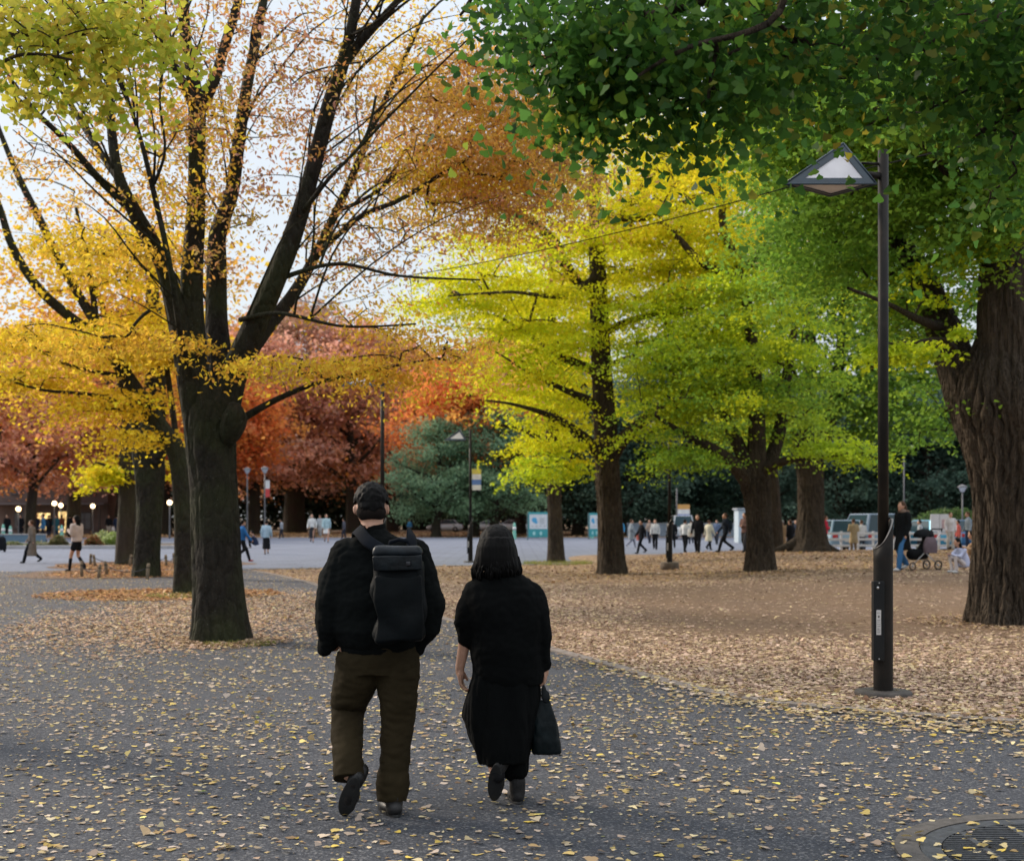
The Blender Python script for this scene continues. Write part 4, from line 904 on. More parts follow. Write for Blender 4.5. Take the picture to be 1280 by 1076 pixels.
    def shoe(M, o):
        g = Geo(); Pp = lambda x, y, z: tuple(np.array(o)+M@np.array((x,y,z)))
        R = M
        g.ell(Pp(0,-.03,.045), (.044,.062,.048), R); g.ell(Pp(0,.08,.034), (.050,.095,.038), R); g.ell(Pp(.002,.14,.028), (.044,.062,.028), R); g.limb([Pp(0,-.03,.07), Pp(0,-.035,.115)], [.047,.045], 12)
        s_ = remesh(g, 'shoe', sh, t, .006, 2)
        g = Geo(); a = np.arange(28)*2*PI/28; Vt = []
        for z in (.0, .022):
            for q in a: Vt.append(Pp((.045+.007*math.sin(q))*math.cos(q), .055+.15*math.sin(q), z))
        g.add(Vt, [tuple(range(28))[::-1], tuple(28+i for i in range(28))]+[(i,(i+1)%28,28+(i+1)%28,28+i) for i in range(28)])
        o2 = g.obj('sole', so, s_, True, .004)
    shoe(rotm(0,0,.35), (.112,.0,.0))
    shoe(rotm(-.95,0,0)@rotm(0,0,.30)@rotm(0,.25,0), (-.085,-.150,.165))
    # backpack: a thing of its own
    bp = thing('backpack', 'black boxy roll-top backpack with a flat leathery lid, worn by the man in olive trousers', 'backpack', b)
    lt = plain('backpack coated cloth', (.0025,.0038,.0045), .6, .35, 12, .5, 0, .10); wb = cloth((.006,.008,.012), .85)
    R = rotm(-.02,-.035,.0); c = np.array((.172,-.245,1.175))
    def rb(name, ctr, size, mat, bev, taper=1, parent=bp, folds=0):
        g = Geo(); g.box((0,0,0), size, None, taper); me = g.mesh(name); bm = bmesh.new(); bm.from_mesh(me)
        bmesh.ops.bevel(bm, geom=bm.edges[:], offset=bev, segments=4, profile=.5, affect='EDGES'); 
        bmesh.ops.subdivide_edges(bm, edges=[e for e in bm.edges if e.calc_length() > .06], cuts=7, use_grid_fill=True)
        for v in bm.verts:
            if folds: v.co += v.normal*folds*mnoise.noise(v.co*9+Vector((3,1,2)))
            v.co = Vector(R@np.array(v.co)+c+R@np.array(ctr))
        bm.to_mesh(me); bm.free(); return link_mesh(name, me, mat, parent)
    rb('main_bag', (0,0,-.03), (.250,.14,.42), lt, .045, .96, folds=.035)
    rb('front_pocket', (0,-.078,-.07), (.235,.035,.33), lt, .016, 1, folds=.018)
    rb('lid', (0,-.005,.215), (.252,.160,.050), plain('backpack lid', (.008,.012,.016), .42, .5, 16, .6, 0, .25), .022, .9, folds=.012)
    rb('flap_band', (0,-.083,.155), (.244,.018,.075), plain('flap leather', (.0045,.007,.009), .45, .5, 20, .6, 0, .2), .008, folds=.005)
    rb('buckle', (.055,-.096,.150), (.022,.008,.022), plain('buckle metal', (.05,.05,.055), .3, .1, 20, 0, 1), .003)
    g = Geo(); g.tube([c+R@np.array(q) for q in ((-.05,.05,.235),(-.045,.05,.262),(0,.05,.272),(.045,.05,.262),(.05,.05,.235))], .010, 8); g.obj('grab_handle', wb, bp, True)
    def strap(pts, w, name='shoulder_strap'):
        a = crom(np.array(pts, float), 8); T = np.gradient(a, axis=0); T /= np.linalg.norm(T, axis=1, keepdims=True)
        out = a-np.array((.04,.0,1.15)); out[:,2] *= .35; out /= np.linalg.norm(out, axis=1, keepdims=True); sd = np.cross(T, out); sd /= np.linalg.norm(sd, axis=1, keepdims=True); out = np.cross(sd, T)
        k = len(a); V = []
        for i in range(k): 
            for u, o in ((-1,0),(-1,1),(-.8,1.3),(.8,1.3),(1,1),(1,0)): V.append(a[i]+sd[i]*u*w/2+out[i]*o*.011)
        g = Geo(); g.add(V, [(i*6+j,i*6+(j+1)%6,(i+1)*6+(j+1)%6,(i+1)*6+j) for i in range(k-1) for j in range(6)]); me = g.mesh(name); bm = bmesh.new(); bm.from_mesh(me); bmesh.ops.recalc_face_normals(bm, faces=bm.faces); bm.to_mesh(me); bm.free()
        link_mesh(name, me, wb, bp)
    strap([(.110,-.19,1.375),(.05,-.185,1.405),(-.005,-.155,1.44),(-.045,-.095,1.480),(-.07,-.01,1.487),(-.085,.08,1.44),(-.11,.15,1.32),(-.11,.17,1.15),(-.07,.15,1.0)], .062)
    strap([(.215,-.19,1.375),(.222,-.175,1.41),(.220,-.14,1.447),(.212,-.08,1.472),(.205,.0,1.474),(.195,.08,1.43),(.19,.15,1.31),(.19,.17,1.15),(.15,.15,1.0)], .062)
def woman():
    b = G(630, 1003); t = thing('person', 'woman walking away with a dark bob, oversized black jacket and long black skirt', 'person', b)
    tilt = rotm(-.10,0,-.05); hc = np.array((-.040,.02,1.395)); hr = np.array((.073,.092,.108))
    g = Geo(); face_parts(g, hc, hr, tilt)
    g.limb([(-.02,.0,1.18),(-.035,.01,1.28),(-.04,.015,1.34)], [.055,.048,.046], 16)
    g.loft([(.0,0,1.20,.09,.06),(.0,0,1.10,.13,.08),(.0,0,.92,.12,.085),(.0,0,.78,.15,.10),(.0,0,.70,.14,.09)], 20)
    LW = np.array((-.242,.0,.735)); RW = np.array((.222,.01,.735))
    g.limb([(-.13,0,1.13),(-.195,-.01,.97),(-.205,0,.93),LW], [.040,.040,.038,.0255], 14); g.limb([(.13,0,1.13),(.19,-.01,.95),RW], [.040,.038,.026], 14)
    hand(g, LW, (.10,.10,-1), (1,-.15,0), (0,1,0), .95, .55); hand(g, RW, (-.02,.05,-1), (-1,0,0), (0,1,0), .92, 1.35)
    g.limb([(-.07,0,.72),(-.11,.06,.46),(-.045,-.12,.20)], [.085,.05,.036], 12); g.limb([(.08,0,.72),(.075,.02,.42),(.070,.0,.09)], [.085,.05,.036], 12)
    remesh(g, 'body', SKIN, t, .0055, 3); eyes(hc, hr, tilt, t)
    # bob
    g = Geo(); g.ell(hc+np.array((0,-.012,.018)), (.100,.110,.110), tilt, 24, 16)
    g.loft([(-.040,-.02,1.262,.110,.078,-.10,0),(-.038,-.02,1.275,.122,.090,-.10,0),(-.038,-.022,1.29,.130,.100,-.06,0),(-.040,-.02,1.34,.119,.106),(-.040,-.015,1.40,.108,.108),(-.040,-.012,1.45,.090,.094)], 32, 2.1)
    h = remesh(g, 'hair', HAIR, t, .005, 3, .003, (60,60,2.5), 2)
    g = Geo(); rh = random.Random(6)
    for i in range(210):
        a = rh.uniform(-PI*1.12, PI*.12); a = a if abs(a) < 9 else a; rx = .121+rh.uniform(-.012,.007); ry = .100+rh.uniform(-.012,.006); z0 = rh.uniform(1.285,1.35); cx_ = -.040; w = .96
        p0 = np.array((cx_+rx*w*math.cos(a), -.018+ry*w*math.sin(a), z0)); z1 = rh.uniform(1.222,1.262)+.012*math.cos(a); p2 = np.array((cx_+(rx+rh.uniform(-.012,.012))*math.cos(a)*1.02+rh.uniform(-.006,.006), -.018+(ry-.004)*math.sin(a)*.95, z1)); p1 = (p0+p2)/2+np.array((.012*math.cos(a), .010*math.sin(a), 0))
        g.tube([p0, p1, p2*.8+p1*.2, p2], [.0045,.006,.004,.0008], 5)
    g.obj('hair_strands', HAIR, h, True)
    bm = bmesh.new(); bm.from_mesh(h.data)
    bmesh.ops.delete(bm, geom=[v for v in bm.verts if v.co.y > .075 and v.co.z < 1.435 and abs(v.co.x+.04) < .062], context='VERTS'); bm.to_mesh(h.data); bm.free()
    jk = cloth((.0030,.0036,.0036), .95); g = Geo()
    g.loft([(.018,-.005,.650,.190,.130),(.018,-.005,.70,.198,.145),(.016,-.01,.85,.196,.150),(.008,-.01,1.0,.206,.150),(.002,0,1.12,.225,.140),(-.005,.0,1.18,.195,.120),(-.012,.0,1.225,.150,.100),(-.02,.005,1.255,.10,.080),(-.03,.01,1.275,.062,.062)], 32, 2.2)
    g.limb([(-.150,0,1.140),(-.185,-.005,1.04),(-.200,-.01,.975),(-.200,0,.905)], [.078,.074,.072,.058], 16); g.ell((-.208,-.01,.985), (.072,.07,.035)); g.ell((-.203,0,.915), (.060,.058,.035))
    g.limb([(.145,0,1.135),(.180,-.01,1.02),(.198,-.01,.90),(.210,0,.80),(.216,.005,.755)], [.080,.070,.060,.048,.040], 16); g.ell((.217,.005,.76), (.045,.045,.02))
    remesh(g, 'jacket', jk, t, .008, 3, .012, (8,8,8), 11)
    g = Geo(); g.loft([(-.03,.012,1.265,.068,.066),(-.034,.014,1.292,.060,.060)], 24); remesh(g, 'collar', jk, t, .006, 1)
    sk = cloth((.0034,.0038,.0038), .95); g = Geo()
    g.loft([(.0,0,.74,.17,.12),(.0,0,.66,.190,.140),(-.012,.01,.56,.205,.160),(-.025,.02,.47,.205,.180),(-.015,.015,.38,.180,.185),(-.005,.0,.30,.155,.175),(.005,-.01,.235,.138,.160,.10,0)], 40, 2.3)
    g.limb([(.055,0,.40),(.065,-.02,.19)], [.09,.075], 14); g.limb([(-.09,.10,.46),(-.07,.0,.30)], [.09,.08], 14)
    remesh(g, 'skirt', sk, t, .009, 2, .020, (16,10,2.2), 5)
    bt = plain('black suede', (.012,.011,.011), .75, .3, 40, .3); st = cloth((.012,.012,.013))
    for pts in ([(-.055,-.07,.30),(-.030,-.135,.175)], [(.070,.0,.30),(.068,.0,.12)]):
        g = Geo(); g.limb(pts, [.046,.038], 14); remesh(g, 'stocking', st, t, .007, 1)
    def boot(M, o):
        g = Geo(); Pp = lambda x, y, z: tuple(np.array(o)+M@np.array((x,y,z)))
        g.ell(Pp(0,-.02,.045), (.040,.055,.046), M); g.ell(Pp(0,.075,.034), (.044,.088,.034), M); g.ell(Pp(0,.125,.028), (.038,.055,.026), M); g.limb([Pp(0,-.025,.06), Pp(0,-.03,.125)], [.043,.045], 12)
        s_ = remesh(g, 'shoe', bt, t, .006, 2)
        g = Geo(); a = np.arange(24)*2*PI/24; Vt = [Pp((.040+.006*math.sin(q))*math.cos(q), .05+.135*math.sin(q), z) for z in (0,.02) for q in a]
        g.add(Vt, [tuple(range(24))[::-1], tuple(24+i for i in range(24))]+[(i,(i+1)%24,24+(i+1)%24,24+i) for i in range(24)]); g.obj('sole', cloth((.03,.03,.03), .7), s_, True, .004)
    boot(rotm(0,0,.12), (.07,.0,.0)); boot(rotm(0,0,-.05)@rotm(-1.0,0,0)@rotm(0,.32,.1), (-.045,-.15,.175))
    # tote
    tb = thing('tote_bag', 'soft black handbag with looped handles hanging from the right hand of the woman in black', 'handbag', b+np.array((-.030,0,.010)))
    lt = plain('soft leather', (.0025,.006,.007), .5, .5, 10, .5, 0, .15)
    me = bpy.data.meshes.new('bag_body'); bm = bmesh.new()
    g = Geo(); g.loft([(.262,-.005,.262,.078,.055),(.262,-.005,.275,.082,.058),(.255,-.005,.33,.080,.058),(.248,-.005,.42,.068,.048),(.240,-.002,.50,.055,.030),(.234,0,.555,.046,.012)], 40, 3.2); remesh(g, 'bag_body', lt, tb, .006, 2, .009, (14,10,5), 4)
    for y in (-.014,.016):
        g = Geo(); g.tube(crom(np.array([(.196,y,.55),(.202,y,.60),(.215,y*.6+.004,.655),(.224,y*.3+.008,.672),(.236,y*.6+.004,.648),(.258,y,.60),(.272,y,.545)]), 5), .006, 8); g.obj('handle', lt, tb, True)
    g = Geo(); g.ell((.256,-.022,.575), (.024,.016,.035)); g.ell((.246,-.025,.61), (.016,.012,.03)); remesh(g, 'scarf', cloth((.02,.022,.024)), tb, .006, 1, .006, (20,20,20))

HM = {}
def figure(px, fy, ty, face, label, top, tc, bot, bc, hair='short', hc=None, stride=.6, d=None, group=None, arms='swing', legc=None, bend=0., shoec=(.02,.02,.02), hmax=1.84):
    """a small standing or walking person seen across the park"""
    b = G(px, fy) if d is None else P(px, YH, d)
    if d is not None: b[2] = gz(b[0], b[1])
    h = min(hmax, max(1.48, (P(px, ty, b[1])[2]-b[2]))); s = h/1.72
    t = thing('person', label, 'person', b, face, group)
    K = lambda *v: tuple(np.array(v)*s)
    Gm = Geo; st = stride
    aL, aR = (.25*st, -.25*st)
    if arms == 'swing': EL, WL, ER, WR = (-.23,-aL*.5-.02,1.14), (-.235,-aL+.06,.90), (.23,-aR*.5-.02,1.14), (.235,-aR+.08,.90)
    elif arms == 'phone': EL, WL, ER, WR = (-.22,0,1.14), (-.10,.22,1.25), (.22,0,1.14), (.10,.24,1.22)
    elif arms == 'cross': EL, WL, ER, WR = (-.23,0,1.13), (-.03,.17,1.14), (.23,0,1.13), (.05,.19,1.12)
    elif arms == 'push': EL, WL, ER, WR = (-.20,.08,1.15), (-.16,.33,1.08), (.20,.08,1.15), (.16,.33,1.08)
    else: EL, WL, ER, WR = (-.21,-.02,1.14), (-.20,.06,.90), (.21,-.02,1.14), (.20,.08,.90)
    KL, AL, KR, AR = (-.09,.20*st+.03,.50), (-.09,.36*st,.09), (.09,.05*st,.49), (.09,-.40*st,.13+.08*st)
    # body
    g = Gm(); tl = rotm(-bend*1.2); hcn = np.array(K(0,.03+bend*.1,1.60)); face_parts(g, hcn, np.array(K(.075,.095,.115)), tl)
    g.limb([K(0,0,1.42),K(0,.02,1.53)], [.055*s,.052*s], 10); g.loft([K(0,0,1.42)+K(.15,.08),K(0,0,1.25)+K(.16,.10),K(0,0,1.05)+K(.13,.09),K(0,0,.88)+K(.15,.10)], 14)
    for sd, E, W_, Kn, A in ((-1,EL,WL,KL,AL),(1,ER,WR,KR,AR)):
        g.limb([K(sd*.17,0,1.39),K(*E),K(*W_)], [.048*s,.038*s,.028*s], 8)
        w = np.array(K(*W_)); dr = w-np.array(K(*E)); dr /= np.linalg.norm(dr); g.ell(w+dr*.06*s, (.026*s,.026*s,.055*s)); g.limb([w+dr*.02*s+np.array((0,.02,0)), w+dr*.07*s+np.array((0,.04,0))*s], [.012*s,.010*s], 6)
        g.limb([K(sd*.09,0,.88),K(*Kn),K(*A)], [.085*s,.055*s,.040*s], 10)
    body = remesh(g, 'body', SKIN, t, .017*s, 1)
    # hair
    hm = hc or HAIR; g = Gm(); q = hcn+tl@np.array((0,-.022*s,.025*s))
    g.ell(q, (.088*s,.098*s,.105*s), tl)
    if hair == 'long': g.loft([K(0,-.07,1.30)+K(.075,.04),K(0,-.065,1.42)+K(.09,.05),K(0,-.03,1.60)+K(.085,.085)], 14)
    if hair == 'bun': g.ell(hcn+np.array((0,-.11*s,.05*s)), (.04*s,)*3)
    if hair == 'hat': g.ell(hcn+np.array((0,0,.06*s)), (.11*s,.13*s,.03*s))
    remesh(g, 'hair', hm, t, .016*s, 1)
    # upper garment
    m = cloth(tc); long = {'jacket':.84, 'coat':.52, 'longcoat':.30, 'shirt':.92, 'sweater':.92, 'puffer':.86, 'vest':.90}[top]; pf = {'puffer':.03,'sweater':.03,'coat':.02,'longcoat':.02,'jacket':.012}.get(top, 0)*s
    g = Gm(); R = [K(0,0,long)+((.155+(.05 if long < .6 else .015))*s+pf, (.11+(.06 if long < .6 else .01))*s+pf), K(0,0,max(long+.12,.98))+(.15*s+pf,.11*s+pf), K(0,0,1.25)+(.18*s+pf,.12*s+pf), K(0,0,1.38)+(.17*s+pf,.105*s+pf), K(0,.005,1.45)+(.09*s,.07*s), K(0,.01,1.49)+(.06*s,.06*s)]
    g.loft(R, 16)
    for sd, E, W_ in ((-1,EL,WL),(1,ER,WR)): g.limb([K(sd*.17,0,1.385),K(*E),K(*W_)], [.062*s+pf,.052*s+pf,.042*s+pf*.5], 8)
    remesh(g, 'sweater' if top == 'sweater' else ('coat' if 'coat' in top else ('shirt' if top == 'shirt' else 'jacket')), m, t, .019*s, 1, .010, (9,9,7), px*.1)
    # lower garment
    m = cloth(bc)
    if bot == 'trousers':
        g = Gm(); g.loft([K(0,0,.95)+K(.155,.11),K(0,0,.84)+K(.165,.12)], 14)
        g.limb([K(-.085,0,.86),K(*KL),K(*AL)], [.10*s,.075*s,.062*s], 10); g.limb([K(.085,0,.86),K(*KR),K(*AR)], [.10*s,.075*s,.062*s], 10); nm = 'trousers'
    elif bot == 'shorts':
        g = Gm(); g.loft([K(0,0,.95)+K(.155,.11),K(0,0,.84)+K(.165,.12)], 14); g.limb([K(-.085,0,.86),K(-.09,.08*st,.72)], [.10*s,.095*s], 10); g.limb([K(.085,0,.86),K(.09,.0,.72)], [.10*s,.095*s], 10); nm = 'shorts'
    else:
        zz = .28 if bot == 'longskirt' else .55
        g = Gm(); g.loft([K(0,0,zz)+K(.20,.20),K(0,0,.80)+K(.175,.13),K(0,0,.95)+K(.15,.11)], 18); nm = 'skirt'
    remesh(g, nm, m, t, .019*s, 1, .008, (9,9,5), px*.3)
    if bot in ('shorts','skirt','longskirt') and legc is not None:
        for Kn, A in ((KL,AL),(KR,AR)): 
            a, c_ = np.array(K(*Kn)), np.array(K(*A)); g = Gm(); g.limb([a*.8+c_*.2, c_], [.055*s,.048*s], 8); remesh(g, 'boot', cloth(legc, .6), t, .018*s, 1)
    for A, up in ((AL, 0),(AR, .5*st)):
        g = Gm(); Rr = rotm(-up); a = np.array(K(*A))-np.array((0,0,.05*s)); g.ell(a+Rr@np.array((0,.06*s,0)), (.045*s,.12*s,.042*s), Rr); remesh(g, 'shoe', cloth(shoec, .6), t, .016*s, 1)
    return t, s, b
def back_bag(b, face, s, c, label, cat='backpack', size=(.30,.16,.42), off=(0,-.21,1.18), mat=None):
    t = thing(cat.replace(' ', '_'), label, cat, b, face); m = mat or cloth(c)
    g = Geo(); g.loft([(off[0]*s,off[1]*s,(off[2]-size[2]*.5)*s,size[0]*.5*s,size[1]*.45*s),(off[0]*s,off[1]*s,off[2]*s,size[0]*.52*s,size[1]*.55*s),(off[0]*s,off[1]*s,(off[2]+size[2]*.45)*s,size[0]*.4*s,size[1]*.4*s)], 16, 3)
    remesh(g, 'bag_body', m, t, .016, 1)
    g = Geo(); z1 = (off[2]+size[2]*.42)*s
    if cat == 'backpack':
        for sd in (-1,1): g.tube([(sd*.10*s,off[1]*s,z1-.03),(sd*.13*s,-.07*s,1.47*s),(sd*.13*s,.08*s,1.43*s),(sd*.13*s,.13*s,1.2*s)], .018, 6)
    else: g.tube(crom(np.array([(off[0]*s-.07,off[1]*s,z1),(off[0]*s-.03,off[1]*s,z1+.14),(off[0]*s+.03,off[1]*s,z1+.14),(off[0]*s+.07,off[1]*s,z1)]), 4), .010, 6)
    g.obj('strap', m, t, True)
    return t
def seated(px, fy, ty, face, label, tc, bc, d=None, hc=None, group=None, hair='short'):
    """squatting or sitting low, knees drawn up"""
    b = G(px, fy) if d is None else P(px, YH, d)
    if d is not None: b[2] = gz(b[0], b[1])
    h = P(px, ty, b[1])[2]-b[2]; s = min(1.1, max(.8, h/.98)); t = thing('person', label, 'person', b, face, group)
    K = lambda *v: tuple(np.array(v)*s); g = Geo(); tl = rotm(-.3); c = np.array(K(0,.10,.86)); face_parts(g, c, np.array(K(.072,.092,.11)), tl)
    g.limb([K(0,0,.66),K(0,.07,.78)], [.05*s,.05*s], 10); g.loft([K(0,-.03,.66)+K(.14,.09),K(0,-.08,.45)+K(.15,.11),K(0,-.12,.24)+K(.16,.13)], 14)
    for sd in (-1,1):
        g.limb([K(sd*.16,-.02,.64),K(sd*.20,.16,.46),K(sd*.06,.33,.52)], [.045*s,.038*s,.028*s], 8); g.ell(K(sd*.04,.37,.53), (.035*s,.045*s,.022*s))
        g.limb([K(sd*.09,-.10,.22),K(sd*.11,.26,.46),K(sd*.09,.18,.07)], [.08*s,.058*s,.04*s], 10)
    remesh(g, 'body', SKIN, t, .016*s, 1)
    g = Geo(); g.ell(c+tl@np.array((0,-.022*s,.022*s)), (.087*s,.097*s,.103*s), tl)
    if hair == 'long': g.loft([K(0,-.02,.62)+K(.08,.045),K(0,.02,.75)+K(.09,.06),K(0,.07,.86)+K(.085,.08)], 14)
    remesh(g, 'hair', hc or HAIR, t, .016*s, 1)
    g = Geo(); g.loft([K(0,-.14,.18)+K(.20,.17),K(0,-.10,.40)+K(.19,.15),K(0,-.03,.62)+K(.17,.11),K(0,.02,.70)+K(.08,.07)], 16)
    for sd in (-1,1): g.limb([K(sd*.16,-.02,.63),K(sd*.20,.16,.46),K(sd*.07,.31,.515)], [.062*s,.052*s,.04*s], 8)
    remesh(g, 'jacket', cloth(tc), t, .018*s, 1, .01, (9,9,9), px)
    g = Geo()
    for sd in (-1,1): g.limb([K(sd*.09,-.10,.23),K(sd*.11,.26,.455),K(sd*.09,.19,.11)], [.095*s,.072*s,.055*s], 10)
    remesh(g, 'trousers', cloth(bc), t, .018*s, 1)
    for sd in (-1,1): g = Geo(); g.ell(K(sd*.09,.24,.045), K(.045,.12,.045)); remesh(g, 'shoe', cloth((.45,.45,.45)), t, .015*s, 1)
    return t
def crowd():
    Lf, Rt, Aw, To = PI/2, -PI/2, 0, PI   # facing left, right, away, towards the camera
    BK=(.012,.013,.016); NV=(.02,.03,.06); WH=(.62,.62,.62); LB=(.33,.45,.55); BG=(.50,.42,.38); TN=(.22,.17,.12); JN=(.05,.10,.19); GY=(.25,.28,.31)
    figure(40,704,650,Lf,'woman in a long taupe coat and dark boots striding left along the plaza edge','longcoat',(.17,.14,.115),'trousers',BK,'short',HAIRB,.8)
    _,s,b = figure(54,680,636,Lf+.4,'person in dark blue with a black backpack, just behind the long taupe coat','jacket',(.03,.10,.19),'trousers',BK,'short',None,.4)
    back_bag(b, Lf+.4, s, (.012,.014,.02), 'black backpack on the person behind the long taupe coat')
    figure(96,714.5,644,Lf-.35,'young woman with long dark hair, fluffy beige sweater, black shorts and tall boots','sweater',BG,'shorts',BK,'long',HAIR,.55,arms='phone',legc=BK)
    figure(9,661,640,To,'person in black standing at the far left beside a pale green bollard','jacket',BK,'trousers',BK,'short',None,.1,arms='down',d=98)
    for px, fy, ty, tc, bc, lab in ((26,662,643,BK,BK,'dark figure in the far left crowd, just right of the person by the bollards'),(46,662,641,NV,BK,'dark navy figure in the far left crowd, beneath the leaning grey trunk'),(61,662,643,BK,NV,'black-clad figure in the far left crowd, below the left lit window'),
                                    (70,663,640,(.03,.11,.14),(.02,.05,.09),'teal-coated figure in the far left crowd'),(77,662,641,(.16,.05,.03),BK,'rust-brown coated figure in the far left crowd'),(87,662,643,BK,BK,'dark figure in the far left crowd, nearest the beige sweater')):
        figure(px,fy,ty,Aw if px%2 else To,lab,'coat',tc,'trousers',bc,'short',None,.1,arms='down',group='people by the far building',d=101+(px*7)%9)
    figure(136,663,640,To+.3,'person in black top and pale trousers beside the staked left trunks','jacket',BK,'trousers',(.40,.38,.34),'short',None,.2,d=112)
    _,s,b = figure(146,664,640,Aw,'person in dark navy carrying a white bag beside the staked left trunks','jacket',NV,'trousers',NV,'short',None,.2,d=108)
    back_bag(b, Aw, s, WH, 'white bag held by the navy figure beside the staked left trunks', 'bag', (.3,.12,.34), (-.27,.05,.66))
    figure(303,702,650,Rt+.5,'person in a bright blue top and black trousers, half hidden by the nearest trunk','jacket',(.03,.14,.38),'trousers',BK,'short',None,.9,shoec=(.35,.03,.03))
    figure(333,693,650,Aw,'person in a pale blue top and long black skirt standing alone on the plaza','jacket',LB,'longskirt',BK,'bun',HAIR,.25)
    seated(317,685,663,Lf,'person in dark navy crouching on the plaza near the lantern lamps',NV,BK)
    figure(390,678,640,To,'white-topped woman in a long dark skirt, left one of the far strolling pair','shirt',WH,'longskirt',(.03,.03,.035),'long',HAIR,.4)
    figure(408,678,639,To+.2,'woman in a light blue jacket and white skirt, right one of the far strolling pair','jacket',(.36,.50,.55),'skirt',WH,'short',HAIR,.6)
    figure(400,671,641,To,'pale figure walking behind the far strolling pair','jacket',(.4,.45,.5),'trousers',(.3,.32,.35),'short',HAIR,.5)
    figure(789,685,649,Rt,'person in a light grey coat and pale jeans emerging from behind the central ginkgo','coat',GY,'trousers',(.25,.26,.33),'short',HAIRB,.7,shoec=WH)
    _,s,b = figure(802,692,650,Lf+.3,'person in black with a pinkish bag walking beside the central ginkgo','jacket',BK,'trousers',BK,'short',None,.7)
    back_bag(b, Lf+.3, s, (.30,.09,.08), 'dusty pink bag held by the black-clad walker beside the central ginkgo', 'bag', (.3,.12,.34), (.27,.08,.85))
    figure(819,687,649,To-.3,'person in a white vest over black, left of the drum-footed lamp post','vest',WH,'trousers',BK,'short',HAIRB,.3)
    figure(841,686,655,Aw,'dark figure mostly hidden by the drum-footed lamp post','jacket',BK,'trousers',BK,'short',None,.3)
    figure(856,690.5,649,Rt+.8,'person in a white shirt and black trousers just right of the drum-footed lamp post','shirt',WH,'trousers',BK,'short',None,.3)
    _,s,b = figure(872,691.5,652,To-.4,'person in a black jacket carrying a white tote in the strolling group','jacket',BK,'trousers',BK,'short',HAIRB,.4)
    back_bag(b, To-.4, s, WH, 'white tote carried by the black-jacketed person in the strolling group', 'bag', (.32,.14,.36), (.28,.05,.92))
    figure(886,687.5,652,Rt+.7,'person in a knee-length cream coat in the strolling group','coat',(.60,.55,.42),'trousers',BK,'short',HAIRB,.7)
    _,s,b = figure(907,690,648,Lf,'person in a black suit and white shirt striding left with a dark backpack','jacket',(.015,.02,.03),'trousers',BK,'short',HAIRB,.85)
    back_bag(b, Lf, s, (.02,.03,.04), 'dark backpack on the striding person in a black suit')
    figure(931,690,653,Lf+.7,'person in a dark brown top beside the low-forking ginkgo trunk','jacket',(.14,.085,.075),'trousers',(.04,.04,.045),'short',None,.4,arms='cross')
    figure(978,690,653,Aw,'grey-haired person in a tan coat standing left of the flared ginkgo roots','coat',(.33,.22,.13),'trousers',NV,'short',plain('grey hair',(.25,.23,.22)),.1,d=56)
    figure(988,690,652,Aw+.6,'person in black with a red scarf beside the flared ginkgo roots','coat',BK,'trousers',BK,'short',HAIRB,.1,d=55,arms='down')
    figure(1031,690,655,Rt,'person in a pinkish red jacket at the right side of the flared-root ginkgo','puffer',(.60,.04,.08),'trousers',BK,'short',HAIRB,.1,d=52,arms='cross')
    figure(1067,690,657,Aw,'person in a tan coat standing in front of the white railing by the parked cars','coat',(.36,.28,.17),'trousers',TN,'short',HAIRB,.1,d=54,arms='cross')
    figure(1111,690,656,Rt,'person in light blue partly hidden behind the near lamp post','shirt',(.14,.38,.55),'trousers',BK,'short',HAIR,.1,d=53,arms='phone')
    for px, ty, d, c1, lab in ((995,652,62,(.05,.06,.09),'dark-clad person between the tan coat and the flared-root trunk'),(1077,656,58,(.5,.5,.5),'person in pale grey by the white railings left of the near lamp post'),(1150,655,58,(.35,.38,.42),'grey-clad person beyond the stroller hood'),(1172,657,60,(.10,.12,.16),'dark-clad person in front of the notice board'),(1198,656,57,(.42,.10,.09),'person in a dull red top behind the squatting girl'),
                                 (776,650,76,(.06,.25,.45),'person in bright blue at the right side of the central ginkgo trunk'),(812,651,80,(.28,.22,.18),'brown-coated person farther back than the white vest'),(864,652,78,(.5,.47,.42),'person in pale beige between the white shirt and the black jacket'),(896,654,76,(.12,.16,.25),'navy figure between the cream coat and the black suit'),
                                 (352,652,100,(.3,.32,.36),'grey figure far off beyond the lantern lamps'),(430,648,96,(.08,.08,.1),'dark figure beside the left shoulder of the man with the backpack'),(512,652,120,(.05,.2,.4),'tiny blue-clad figure among the far trunks right of the tall lamp post')):
        figure(px, 690, ty, px%3*1.3, lab, 'jacket', c1, 'trousers', (.03,.035,.05), 'short', HAIRB if px%2 else None, .35, d=d)
    # the pram pusher
    tb, s, b = figure(1128,712.5,626.5,Lf+.45,'person in a loose black coat, brown scarf and blue jeans beside a black stroller','coat',(.008,.009,.010),'trousers',(.045,.13,.27),'long',HAIRB,.55,shoec=(.5,.5,.5),arms='down',d=30.5,hmax=1.86)
    g = Geo(); g.loft([(0,.0,1.44*s,.12*s,.11*s),(0,.0,1.50*s,.10*s,.10*s),(0,0,1.53*s,.08*s,.08*s)], 16); g.limb([(-.03,-.13*s,1.46*s),(-.03,-.17*s,1.30*s)], [.05,.045]); remesh(g, 'scarf', cloth((.16,.11,.085)), tb, .014, 1, .01, (14,14,14))
    seated(1200,712,672,Lf+.35,'girl in a pale lavender jacket squatting on the leaves right of the stroller',(.42,.45,.60),(.55,.50,.50),hair='long',d=29.5)
    figure(1188,690,661,To,'person in white standing behind the squatting girl','jacket',(.65,.62,.64),'trousers',(.5,.48,.46),'short',HAIRB,.2,d=50)
    figure(1210,690,657,Lf,'person in a grey vest, right of the one in white behind the squatting girl','vest',(.25,.30,.36),'trousers',NV,'short',HAIRB,.2,d=49)
